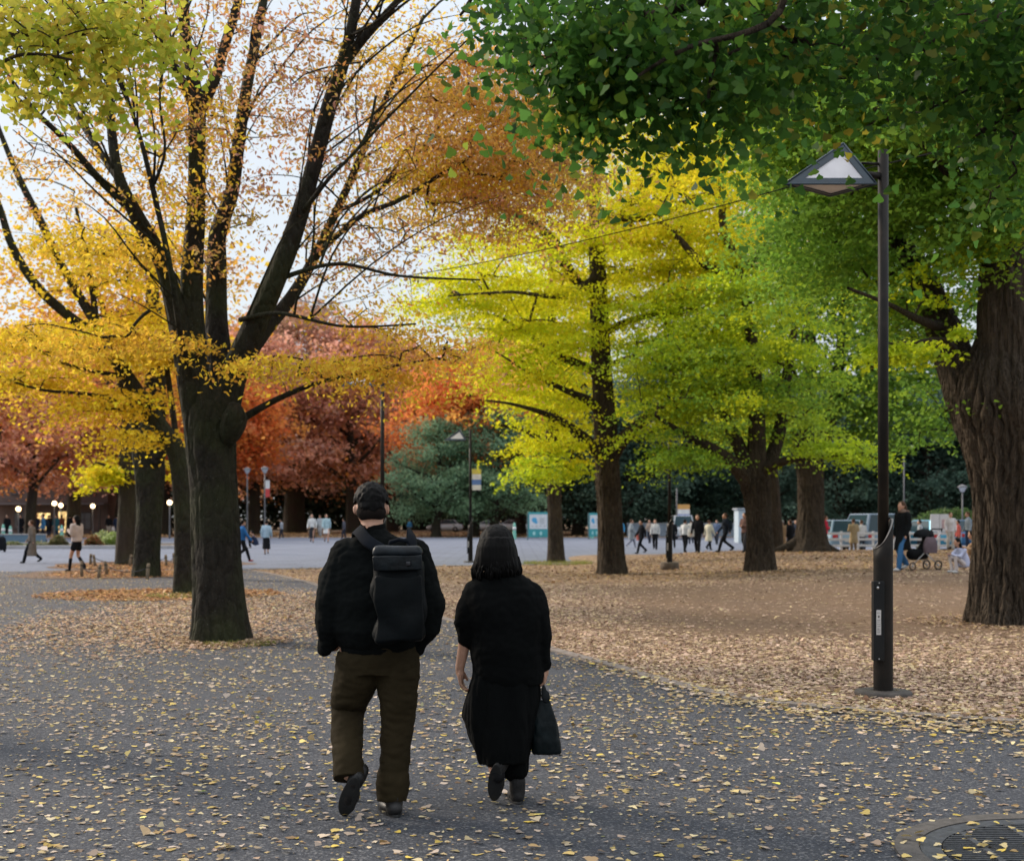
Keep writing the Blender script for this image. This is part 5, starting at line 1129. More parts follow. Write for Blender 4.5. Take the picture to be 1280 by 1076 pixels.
    seated(1219,690,663,Lf,'person in tan sitting low against the massive right trunk',(.36,.24,.15),(.30,.2,.12),d=33)
# ================================================================== lamps, signs, cars, building
def lamp_mats():
    m, nt, b = new_mat('painted lamp steel'); v = coord(nt); n = noise_n(nt, v, 9, 5); f = noise_n(nt, v, 120, 2)
    nt.links.new(ramp(nt, n.outputs[0], [(.35,(.010,.009,.008)),(.6,(.016,.013,.011)),(.8,(.028,.021,.017))]), b.inputs['Base Color']); b.inputs['Roughness'].default_value = .5; b.inputs['Specular IOR Level'].default_value = .18; bump(nt, b, f.outputs[0], .08, .002)
    h = plain('lamp head frame', (.014,.032,.048), .35, .2, 12, .03, 0, .5)
    m2, nt, b = new_mat('milky lamp panel'); v = coord(nt); n = noise_n(nt, v, 5, 4)
    nt.links.new(ramp(nt, n.outputs[0], [(.3,(.60,.58,.60)),(.7,(.74,.72,.74))]), b.inputs['Base Color']); b.inputs['Roughness'].default_value = .25; b.inputs['Subsurface Weight'].default_value = .3; b.inputs['Subsurface Radius'].default_value = (.05,.05,.05)
    return m, h, m2
def prism_lamp(b, label, mats, hgt, foot='disc', mirror=1, group='triangular-headed park lamps', headz=None):
    """post with a slanted sleeve, junction box and a tetrahedral lantern"""
    m, hm, pm = mats; t = thing('street_lamp', label, 'street lamp', b, 0, group)
    if foot == 'disc':
        g = Geo(); a = 0; g.loft([(0,0,-.03,.245,.245),(0,0,.040,.245,.245),(0,0,.052,.235,.235),(0,0,.056,.12,.12)], 40); g.obj('foot', plain('scuffed foot plate', (.06,.052,.046), .7, .4, 14, .3), t, True)
    else:
        g = Geo(); g.loft([(0,0,-.05,.27,.27),(0,0,.19,.27,.27),(0,0,.21,.25,.25)], 28); g.obj('foot', plain('concrete drum', (.14,.11,.085), .9, .3, 12, .4), t, True)
    # sleeve with slanted top
    g = Geo(); n = 32; R = .084; a = np.arange(n)*2*PI/n; V = []
    for z in (.03, .6, 1.2): V += [(R*math.cos(q), R*math.sin(q), z) for q in a]
    V += [(R*math.cos(q), R*math.sin(q), 1.40+.13*math.cos(q)*mirror+.02*math.cos(2*q)) for q in a]
    V += [((R-.02)*math.cos(q), (R-.02)*math.sin(q), 1.40+.13*math.cos(q)*mirror+.02*math.cos(2*q)) for q in a]
    V += [(.03*math.cos(q), .03*math.sin(q), 1.36+.05*math.cos(q)*mirror) for q in a]
    g.add(V, [(i*n+j,i*n+(j+1)%n,(i+1)*n+(j+1)%n,(i+1)*n+j) for i in range(5) for j in range(n)]); g.obj('sleeve', m, t, True)
    V = []
    for r_ in (R+.002, R-.018):
        for dz in (.0, .007): V += [(r_*math.cos(q), r_*math.sin(q), 1.397+dz+.13*math.cos(q)*mirror+.02*math.cos(2*q)) for q in a]
    g = Geo(); g.add(V, [(A*n+j,A*n+(j+1)%n,B*n+(j+1)%n,B*n+j) for A, B in ((0,1),(1,3),(3,2),(2,0)) for j in range(n)]); g.obj('sleeve_rim', plain('worn steel rim', (.22,.21,.20), .4, .2, 20, 0, .5), t, True)
    g = Geo(); ox = .0; g.tube([(ox,0,1.2),(ox,0,hgt*.6),(ox,0,hgt)], [.046,.045,.045], 24); g.obj('pole', m, t, True)
    # junction box
    bx = -.068*mirror; g = Geo(); g.box((bx,-.075,.665), (.095,.075,.69)); jb = g.obj('junction_box', plain('box paint', (.012,.013,.014), .5, .15, 14, .05, 0, .2), t, False, .006)
    g = Geo(); g.tube([(bx-.012*mirror,-.113,.955),(bx-.012*mirror,-.123,.955)], [.011,.010], 14); g.obj('lock', plain('zinc', (.5,.5,.5), .3, .1, 20, 0, .9), jb, True)
    for z in (.995, .338): g = Geo(); g.tube([(bx,-.112,z),(bx,-.117,z)], .006, 8); g.obj('screw', plain('zinc', (.4,.4,.4), .3, .1, 20, 0, .9), jb, True)
    g = Geo(); g.box((bx-.004,-.1145,.655), (.040,.002,.215)); st = g.obj('sticker', plain('white sticker', (.55,.53,.52), .5, .08, 8, 0), jb)
    g = Geo(); rr = random.Random(8)   # rows of small dark characters
    g.ell((bx-.004,-.1162,.705), (.008,.0007,.010), None, 10, 6)
    for z in (.738,.675,.660,.640,.622,.600,.585,.568):
        for k in range(3): g.box((bx-.013+k*.0095,-.1162,z), (.0062*rr.uniform(.6,1),.001,.0085*rr.uniform(.6,1)))
    g.obj('printing', plain('print ink', (.05,.05,.05), .6, .1, 5, 0), st)
    # lantern
    H = headz or hgt; A = np.array((-.905*mirror,-.20,H-.385)); B = np.array((-.115*mirror,-.20,H-.385)); C = np.array((-.40*mirror,.26,H-.375)); D = np.array((-.365*mirror,-.06,H+.005))
    lan = link(bpy.data.objects.new('lantern', None)); lan.parent = t
    bpy.data.objects.remove(lan)
    def frame(name, tri, out, w, par, mat):
        c = (tri[0]+tri[1]+tri[2])/3; nrm = np.cross(tri[1]-tri[0], tri[2]-tri[0]); nrm /= np.linalg.norm(nrm)
        if nrm@out < 0: nrm = -nrm
        def inset(w):
            r = []
            for i in range(3):
                p, a_, b_ = tri[i], tri[(i+1)%3], tri[(i+2)%3]; u = (a_-p)/np.linalg.norm(a_-p); v_ = (b_-p)/np.linalg.norm(b_-p); sn = np.linalg.norm(np.cross(u, v_)); r.append(p+(u+v_)*w/sn)
            return r
        I = inset(w); V = [p for p in tri]+I+[p-nrm*.018 for p in I]+[p-nrm*.012*0-(p-c)*.03 for p in tri]
        g = Geo(); g.add(V[:9], [(i,(i+1)%3,3+(i+1)%3,3+i) for i in range(3)]+[(3+i,3+(i+1)%3,6+(i+1)%3,6+i) for i in range(3)])
        g.obj('lantern_frame', hm, par)
        g = Geo(); q = inset(w-.004); g.add([p-nrm*.010 for p in q]+[p-nrm*.016 for p in q], [(0,1,2),(5,4,3),(0,3,4,1),(1,4,5,2),(2,5,3,0)]); g.obj('panel', mat, par)
    ctr = (A+B+C+D)/4
    for tri, w, mt in (((A,B,D),.060,pm),((A,B,C),.040,pm),((B,C,D),.03,hm),((A,C,D),.03,hm)):
        tri = list(tri); out = sum(tri)/3-ctr; frame('f', tri, out, w, t, mt)
    g = Geo()
    for p, q in ((A,B),(A,D),(B,D),(A,C),(B,C),(C,D)): g.tube([p,q], .009, 8)
    g.obj('lantern_edge', hm, t, True)
    g = Geo(); g.tube([(-.17*mirror,-.05,H-.265),(0,0,H-.265)], .030, 12); g.tube([(-.20*mirror,-.03,H-.16),(0,0,H-.16)], .012, 8); g.obj('arm', m, t, True)
    return t
def lantern_pole(px, d, top, label, globe=False, banner=None, group=None, lit=False):
    b = P(px, YH, d); b[2] = gz(b[0], b[1]); H = P(px, top, d)[2]-b[2]
    t = thing('street_lamp', label, 'street lamp', b, 0, group); m = plain('pale pole', (.12,.12,.125), .5, .2, 6, .05)
    g = Geo(); g.tube([(0,0,-.05),(0,0,.3),(0,0,H*.5),(0,0,H-.25)], [.10,.07,.05,.045], 12); g.obj('pole', m, t, True)
    if lit:
        e = bpy.data.materials.get('lit globe')
        if not e:
            e, nt, bb = new_mat('lit globe'); bb.inputs['Emission Color'].default_value = (1,.72,.38,1); bb.inputs['Emission Strength'].default_value = 5
        g = Geo(); g.ell((0,0,H), (.19,.19,.19)); g.obj('globe', e, t, True)
    elif globe:
        g = Geo(); g.loft([(0,0,H-.30,.10,.10),(0,0,H-.02,.24,.24),(0,0,H,.30,.30)], 14); g.obj('lamp_head', plain('white glass', (.7,.72,.74), .2, .05, 4, 0), t, True)
        g = Geo(); g.loft([(0,0,H,.34,.34),(0,0,H+.08,.26,.26),(0,0,H+.18,.05,.05)], 14); g.obj('cap', m, t, True)
    if banner: 
        z0, z1, w, cols = banner; put_banner(t, z0, z1, w, cols)
    return t
def put_banner(t, z0, z1, w, cols):
    g = Geo(); n = 8
    bn = None
    for i, c in enumerate(cols):
        g = Geo(); a = z1+(z0-z1)*i/len(cols); e = z1+(z0-z1)*(i+1)/len(cols); g.box((.06+w/2, -.03-.002*i, (a+e)/2), (w, .012, abs(a-e)-.002))
        o = g.obj('banner' if bn is None else 'banner_stripe', plain('banner cloth', c, .8, .15, 6, .1), t if bn is None else bn)
        bn = bn or o
def lamps():
    M = lamp_mats()
    b = G(1104, 870)
    t = prism_lamp(b, 'nearest black lamp post with round foot plate and sticker box, triangular lantern pointing left', M, P(0,188,b[1])[2], 'disc', 1, headz=P(0,182,b[1])[2])
    b = P(478, YH, 28.5); b[2] = 0; prism_lamp(b, 'tall lamp post rising behind the head of the man with the backpack', M, P(0,462,28.5)[2], 'disc', 1)
    b = G(588, 703); t = prism_lamp(b, 'lamp post carrying a small white and blue banner, behind the woman with the bob', M, P(0,537,b[1])[2], 'disc', 1)
    put_banner(t, 2.55, 3.3, .32, [(.65,.55,.12),(.7,.7,.7),(.12,.22,.5),(.7,.7,.68)])
    b = G(837, 710); b = P(837, YH, b[1]*.98); b[2] = gz(b[0], b[1]); prism_lamp(b, 'lamp post on a round concrete drum foot between the two central ginkgos', M, P(0,520,b[1])[2]-b[2], 'drum', 1)
    lantern_pole(309, 98, 587, 'pale lantern lamp on the plaza, left one of the pair right of the nearest trunk', True, group='lantern lamps on the far plaza')
    lantern_pole(331, 92, 586, 'lantern lamp with a red and white banner, right of its bannerless twin', True, (3.1,4.3,.3,[(.6,.6,.6),(.5,.06,.06)]), group='lantern lamps on the far plaza')
    lantern_pole(846, 95, 606, 'far pole with a small blue and orange banner beside the drum-footed lamp post', False, (1.5,2.6,.9,[(.55,.3,.1),(.6,.6,.6),(.1,.15,.4)]))
    lantern_pole(1130, 96, 566, 'tall thin pale pole behind the person with the stroller', False)
    lantern_pole(1203, 80, 609, 'pale lamp post with white head between evergreen crowns at right', True)
    for px, d, top, lab in ((23,100,636,'smallest glowing globe lamp near the far left bollards'),(68,104,629,'larger glowing globe lamp in front of the brown building'),(76,110,631.5,'glowing globe lamp close right of the larger one'),(116,112,632.5,'glowing globe lamp just left of the staked trunks'),(212,100,628,'glowing globe lamp seen between the dark left trunks')):
        lantern_pole(px, d, top, lab, lit=True, group='glowing globe lamps by the far building')
def signs():
    # information boards
    def board(px, d, w, ytop, label, cols):
        b = P(px, YH, d); b[2] = gz(b[0], b[1]); H = P(px, ytop, d)[2]-b[2]; t = thing('information_board', label, 'sign', b)
        teal = plain('board teal', (.05,.30,.33), .5, .1, 4, 0)
        g = Geo(); g.box((0,0,H/2+.1), (w,.14,H-.2)); o = g.obj('panel', teal, t, False, .02)
        for s_ in (-1,1): g = Geo(); g.box((s_*(w/2+.05),0,H/2), (.09,.16,H)); g.obj('post', plain('board post', (.10,.17,.18), .5, .1, 4, 0), t, False, .01)
        g = Geo(); g.box((0,-.075,H*.66), (w*.88,.016,H*.52)); mp = g.obj('map', plain('map paper', (.60,.62,.66), .5, .12, 3, 0), o)
        g = Geo(); g.ell((-w*.2,-.088,H*.72), (w*.13,.006,H*.09)); g.ell((-w*.12,-.088,H*.64), (w*.09,.006,H*.05)); g.obj('pond_drawing', plain('map blue', (.08,.35,.60), .5, .1, 3, 0), mp)
        g = Geo(); [g.box((w*(-.30+.2*k),-.088,H*.50), (w*.1,.006,H*.03)) for k in range(4)]; [g.box((w*.18,-.088,H*(.6+.06*k)), (w*.26,.006,H*.02)) for k in range(4)]; g.obj('map_lines', plain('map grey', (.35,.40,.42), .5, .1, 3, 0), mp)
        g = Geo(); [g.ell((w*x,-.076,H*.24), (w*.07,.012,H*.07)) for x in (-.22,.12)]; g.obj('pictogram', plain('pale pictogram', (.35,.62,.62), .5, .1, 3, 0), o)
    board(673, 92, 1.45, 640, 'teal park map board with a pale map, left of the thin yellow ginkgo trunk', 0)
    board(744, 96, .9, 641, 'pale blue notice board half hidden by the central ginkgo trunk', 0)
    g = None
    b = P(1175, YH, 58); b[2] = 0; t = thing('notice_board', 'white double notice board with a pinkish poster beyond the parked cars', 'sign', b)
    g = Geo(); g.box((0,0,1.35), (.86,.06,.80)); o = g.obj('panel', plain('white board', (.60,.62,.66), .5, .08, 3, 0), t, False, .01); g = Geo(); g.box((.19,-.034,1.30), (.24,.008,.42)); g.obj('poster', plain('poster', (.42,.30,.32), .5, .5, 12, 0), o)
    g = Geo(); g.box((-.03,-.034,1.35), (.012,.008,.8)); g.obj('divider', plain('divider', (.2,.2,.22)), o)
    for s_ in (-1,1): g = Geo(); g.tube([(s_*.36,.05,0),(s_*.36,.05,1.3)], .03, 8); g.obj('post', plain('grey post', (.25,.25,.26)), t, True)
    # booth
    b = P(930, YH, 82); b[2] = 0; t = thing('ticket_booth', 'small pale blue-white booth behind the low-forking ginkgo', 'booth', b)
    g = Geo(); g.box((.6,0,1.05), (2.2,1.6,2.1)); o = g.obj('wall', plain('booth wall', (.42,.50,.56), .6, .08, 2, 0), t, False, .02); g = Geo(); g.box((.6,0,2.16), (2.4,1.8,.11)); g.obj('roof', plain('booth roof', (.3,.33,.36)), t, False, .02)
    g = Geo(); g.box((.1,-.812,1.3), (.5,.02,.7)); g.obj('window', plain('dark glass', (.03,.04,.05), .1), t); g = Geo(); g.box((1.1,-.812,.95), (.7,.02,1.85)); g.obj('door', plain('booth door', (.35,.42,.48)), t)
    # park hut, dark, behind the cream coat
    b = P(895, YH, 108); b[2] = 0; t = thing('low_wall', 'long low grey-blue wall behind the strolling group', 'wall', b)
    g = Geo(); g.box((-1,0,.55), (13,.3,1.1)); g.obj('wall', plain('wall render', (.16,.20,.25), .9, .15, 1.5, .1), t, False, .02); g = Geo(); g.box((-1,0,1.14), (13.1,.4,.07)); g.obj('coping', plain('coping', (.25,.27,.3)), t)
    # railings by the car park
    def railing(px, d, n, w, label):
        b = P(px, YH, d); b[2] = gz(b[0], b[1]); t = thing('railing', label, 'railing', b, 0, 'white railings by the car park'); m = plain('white rail paint', (.60,.60,.62), .5, .08, 5, 0)
        for z in (.34,.62,.88): g = Geo(); g.box((0,0,z), (w,.05,.10)); g.obj('rail', m, t, False, .01)
        for k in range(n): g = Geo(); g.box((-w/2+w*k/(n-1),.055,.48), (.10,.06,1.0)); g.obj('post', m, t, False, .01)
    railing(1052, 57, 3, 1.5, 'white three-rail railing in front of the silver car'); railing(1092, 57.5, 3, 1.9, 'white three-rail railing in front of the dark-windowed van'); railing(1165, 57.3, 4, 2.0, 'white three-rail railing in front of the teal car, behind the stroller')
    b = P(1230, YH, 96); b[2] = 0; t = thing('slatted_fence', 'long grey slatted fence below the far evergreens at the right', 'fence', b)
    m = plain('fence slat', (.17,.16,.17)); g = Geo(); [g.box((-14+.30*k,0,.75), (.12,.04,1.5)) for k in range(95)]; g.obj('slats', m, t); g = Geo(); g.box((0,.05,1.3), (29,.05,.1)); g.box((0,.05,.3), (29,.05,.1)); g.obj('rails', m, t)
    # clipped hedge behind that fence
    r = np.random.default_rng(6)
    for px, d, w, h, lab in ((1190,100,8,2.4,'rounded green shrub behind the slatted fence'),(1235,101,7,1.9,'low clipped shrub behind the slatted fence near the right edge')):
        b = P(px, YH, d); b[2] = 0; t = thing('shrub', lab, 'shrub', b); k = 3500; q = r.normal(size=(k,3)); q /= np.linalg.norm(q, axis=1, keepdims=True); q[:,2] = np.abs(q[:,2]); q = q*(r.random((k,1))**.25)*np.array((w/2,1.2,h))
        link_mesh('foliage', leaves_mesh('foliage', q, r.uniform(.15,.3,k), palette_cols([((.10,.18,.05),2),((.16,.22,.08),1)], k, r), r), LEAF, t, False)
        g = Geo(); [g.tube([(x,0,0),(x*1.2,0,h*.7)], [.06,.02], 6) for x in (-w*.3,0,w*.3)]; g.obj('stem', BARK_B, t, True)
def car(px, d, face, label, paint, kind='hatch'):
    b = P(px, YH, d); b[2] = gz(b[0], b[1]) if d < 58 else 0; t = thing('parked_car', label, 'car', b, face, 'cars parked beyond the ginkgos')
    pm, nt, bb = new_mat('car paint'); bb.inputs['Base Color'].default_value = (*paint,1); bb.inputs['Roughness'].default_value = .3; bb.inputs['Coat Weight'].default_value = .5; bb.inputs['Metallic'].default_value = .2
    n = noise_n(nt, coord(nt), 3, 3); nt.links.new(ramp(nt, n.outputs[0], [(.3,tuple(x*.92 for x in paint)),(.7,paint)]), bb.inputs['Base Color'])
    gl = bpy.data.materials.get('car glass')
    if not gl: gl, nt, bb = new_mat('car glass'); bb.inputs['Base Color'].default_value = (.03,.06,.075,1); bb.inputs['Roughness'].default_value = .08
    Hh = {'hatch':1.48,'van':1.78,'sedan':1.42}[kind]; L = 4.2; W = 1.72
    roof0, roof1 = {'hatch':(-.3,-1.75),'van':(.9,-1.95),'sedan':(.05,-1.2)}[kind]; ws = {'hatch':.55,'van':1.5,'sedan':.85}[kind]; rr = {'hatch':-2.0,'van':-2.05,'sedan':-1.75}[kind]
    # profile stations along y: (y, z low, z belt, half width)
    g = Geo(); st = [(-2.1,.42,.78,.70),(-2.05,.30,.90,.80),(-1.6,.24,.94,.86),(0,.22,.93,.86),(ws,.24,.92,.86),(1.7,.26,.76 if kind != 'van' else .92,.83),(2.02,.32,.62 if kind != 'van' else .8,.76),(2.1,.42,.55 if kind != 'van' else .7,.62)]
    V = []
    for y, z0, z1, w in st: V += [(-w*.92,y,z0),(-w,y,z0+.12),(-w,y,z1-.1),(-w*.93,y,z1),(w*.93,y,z1),(w,y,z1-.1),(w,y,z0+.12),(w*.92,y,z0)]
    k = 8; g.add(V, [(i*k+j,i*k+(j+1)%k,(i+1)*k+(j+1)%k,(i+1)*k+j) for i in range(len(st)-1) for j in range(k)]+[tuple(range(k))[::-1], tuple((len(st)-1)*k+j for j in range(k))])
    body = g.obj('body', pm, t, True)
    g = Geo(); zb = .90; wz = .80; wt = .64
    V = [(-wz,rr,zb),(wz,rr,zb),(wz,ws+.25,zb),(-wz,ws+.25,zb),(-wt,roof1,Hh),(wt,roof1,Hh),(wt,roof0,Hh),(-wt,roof0,Hh)]
    g.add(V, [(0,3,2,1),(4,5,6,7),(0,1,5,4),(2,3,7,6),(1,2,6,5),(3,0,4,7)]); g.obj('cabin', pm, t, False, .05, 3)
    def quad(name, ids, ins=.12, off=.012, mat=gl, par=t):
        q = np.array([V[i] for i in ids], float); c = q.mean(0); nn = np.cross(q[1]-q[0], q[2]-q[0]); nn /= np.linalg.norm(nn)
        if nn@(c-np.array((0,(rr+ws)/2,1.2))) < 0: nn = -nn
        q2 = c+(q-c)*(1-ins)+nn*off; g = Geo(); g.add(np.r_[q2, q2-nn*.01], [(0,1,2,3),(7,6,5,4)]+[(i,(i+1)%4,4+(i+1)%4,4+i) for i in range(4)]); return g.obj(name, mat, par)
    quad('rear_window', (0,1,5,4)); quad('windscreen', (2,3,7,6)); quad('side_window', (1,2,6,5)); quad('side_window', (3,0,4,7))
    ty = bpy.data.materials.get('tyre rubber') or plain('tyre rubber', (.015,.015,.015), .8, .1, 20, 0)
    rm = bpy.data.materials.get('wheel rim') or plain('wheel rim', (.35,.35,.36), .35, .1, 20, 0, .8)
    for x in (-.78,.78):
        for y in (-1.32,1.32):
            s_ = 1 if x > 0 else -1; g = Geo(); g.tube([(x-.10*s_,y,.31),(x+.085*s_,y,.31),(x+.10*s_,y,.31)], [.31,.31,.27], 20); w = g.obj('wheel', ty, t, True); g = Geo(); g.tube([(x+.08*s_,y,.31),(x+.106*s_,y,.31)], [.19,.17], 14); g.obj('rim', rm, w, True)
    for x in (-.60,.60):
        g = Geo(); g.box((x,-2.085,.74), (.24,.05,.16)); g.obj('tail_lamp', plain('tail lamp red', (.45,.02,.02), .2), t, False, .01)
        g = Geo(); g.box((x*.95,2.055,.56), (.26,.05,.11)); g.obj('headlight', plain('headlight glass', (.7,.72,.75), .15), t, False, .01)
    for y, z in ((-2.12,.56),(2.12,.42)): g = Geo(); g.box((0,y,z), (.33,.02,.165)); g.obj('number_plate', plain('plate white', (.6,.6,.55)), t)
def cars():
    car(1046, 61, 0, 'silver-blue station wagon beside the pinkish red jacket', (.26,.38,.48), 'hatch')
    car(1086, 61, 0.05, 'blue-grey van with large dark windows left of the near lamp post', (.22,.30,.40), 'van')
    car(1152, 61, .25, 'teal-blue hatchback seen behind the stroller', (.03,.27,.42), 'hatch')
    car(1191, 64, .15, 'dark blue hatchback right of the teal one, below the slatted fence', (.03,.14,.30), 'hatch')
    car(1110, 74, .9, 'darker blue car almost hidden behind the near lamp post', (.05,.10,.16), 'sedan')
    car(850, 96, 0, 'white van with a dark rear window behind the strolling group', (.55,.57,.60), 'van')
    for px, d, lab in ((556,150,'tiny white car glimpsed between dark trunks behind the banner lamp'),(609,152,'tiny pale car glimpsed between dark trunks right of the banner lamp'),(637,150,'tiny pale car glimpsed left of the teal park map')): car(px, d, 1.5, lab, (.6,.66,.7), 'sedan')
def stroller():
    b = P(1150, YH, 30.8); b[2] = gz(b[0], b[1])
    t = thing('stroller', 'black folding stroller with silver frame beside the person in the loose black coat', 'stroller', b, PI/2+.35); t.scale = (.9,.9,.9)
    fr = plain('silver tube', (.45,.46,.48), .35, .1, 20, 0, .8); bk = cloth((.012,.013,.015)); ty = plain('stroller tyre', (.02,.02,.02), .7)
    def tb(name, pts, r, m=fr): g = Geo(); g.tube(pts, r, 8); return g.obj(name, m, t, True)
    for x in (-.24,.24): tb('frame', [(x,.42,.15),(x,.05,.45),(x,-.35,.85),(x,-.50,1.02)], .014); tb('rear_strut', [(x,-.40,.12),(x,.02,.48)], .013)
    tb('handle', [(-.24,-.50,1.02),(-.2,-.56,1.09),(.2,-.56,1.09),(.24,-.50,1.02)], .018, bk)
    for x in (-.24,.24):
        for y, r_ in ((.42,.11),(-.40,.13)):
            g = Geo(); a = np.arange(25)*2*PI/24; g.tube([(x, y+r_*.85*math.cos(q), r_+r_*.85*math.sin(q)) for q in a], r_*.16, 8, False); w = g.obj('wheel', ty, t, True)
            g = Geo(); [g.tube([(x,y,r_),(x,y+r_*.8*math.cos(q),r_+r_*.8*math.sin(q))], .006, 6) for q in (0,1.26,2.5,3.77,5.03)]; g.tube([(x-.025,y,r_),(x+.025,y,r_)], .022, 10); g.obj('spokes', fr, w, True)
    g = Geo(); g.limb([(0,.25,.42),(0,-.08,.42),(0,-.28,.85)], [.16,.18,.15], 12); remesh(g, 'seat', bk, t, .02, 2)
    g = Geo(); g.ell((0,-.12,.90), (.24,.30,.20)); h = remesh(g, 'hood', bk, t, .02, 2); bm = bmesh.new(); bm.from_mesh(h.data); bmesh.ops.delete(bm, geom=[v for v in bm.verts if v.co.z < .88-.5*v.co.y*.3 and v.co.y > -.2], context='VERTS'); bm.to_mesh(h.data); bm.free()
    b2 = P(1163, YH, 30.4); b2[2] = gz(b2[0], b2[1])
    u = thing('backpack', 'mauve-grey backpack hanging at the back of the black stroller', 'backpack', b2); c = cloth((.13,.10,.115))
    g = Geo(); g.loft([(0,0,.42,.15,.09),(0,0,.56,.17,.10),(0,0,.70,.15,.09),(0,0,.80,.10,.06)], 16, 3); remesh(g, 'bag_body', c, u, .012, 1); g = Geo(); g.tube(crom(np.array([(-.06,0,.79),(-.05,0,.93),(.05,0,.93),(.06,0,.79)]), 4), .014, 6); g.obj('strap', cloth((.02,.02,.02)), u, True)
def building():
    b = P(66, YH, 128); b[2] = 0; t = thing('brown_building', 'brown timber building with lit doorway windows behind the far left trees', 'building', b)
    w = plain('brown wall', (.13,.095,.085), .9, .2, 1, .1); g = Geo(); g.box((0,4,2.9), (11,8,5.8)); g.obj('wall', w, t)
    g = Geo(); g.add([(-6.2,-.8,5.6),(6.2,-.8,5.6),(6.2,9,5.6),(-6.2,9,5.6),(-4.5,3.6,8.2),(4.5,3.6,8.2)], [(0,1,5,4),(1,2,5),(2,3,4,5),(3,0,4),(3,2,1,0)]); g.obj('roof', plain('grey roof', (.17,.16,.18), .8, .15, 3, .2), t)
    g = Geo(); g.box((0,-.9,3.0), (11.4,1.8,.16)); g.obj('canopy', plain('canopy grey', (.12,.11,.12)), t)
    lit, nt, bb = new_mat('lit interior'); bb.inputs['Base Color'].default_value = (.6,.45,.2,1); bb.inputs['Emission Strength'].default_value = 1.3
    nn = noise_n(nt, coord(nt), 3, 3); nt.links.new(ramp(nt, nn.outputs[0], [(.35,(.25,.13,.04)),(.65,(1,.72,.30))]), bb.inputs['Emission Color'])
    fr = plain('window frame', (.06,.045,.04)); dk = plain('dull glass', (.09,.085,.09), .15)
    for x, z, ww, hh, m in ((-.9,1.25,1.3,1.7,lit),(1.0,1.2,.8,2.1,lit),(3.2,1.3,1.2,1.6,dk),(-3.2,1.3,1.2,1.6,dk),(-3.6,4.5,.9,1.1,dk),(-1.2,4.5,.9,1.1,dk),(1.2,4.5,.9,1.1,dk),(3.6,4.5,.9,1.1,dk)):
        g = Geo(); g.box((x,-.02,z), (ww+.16,.08,hh+.16)); o = g.obj('window', fr, t); g = Geo(); g.box((x,-.07,z), (ww,.03,hh)); g.obj('pane', m, o)
        g = Geo(); g.box((x,-.095,z), (.06,.03,hh)); g.box((x,-.096,z+hh*.1), (ww,.03,.06)); g.obj('mullion', fr, o)
    for x in (-5.2,-2.2,2.2,5.2): g = Geo(); g.box((x,-1.7,1.45), (.18,.18,2.9)); g.obj('post', fr, t)
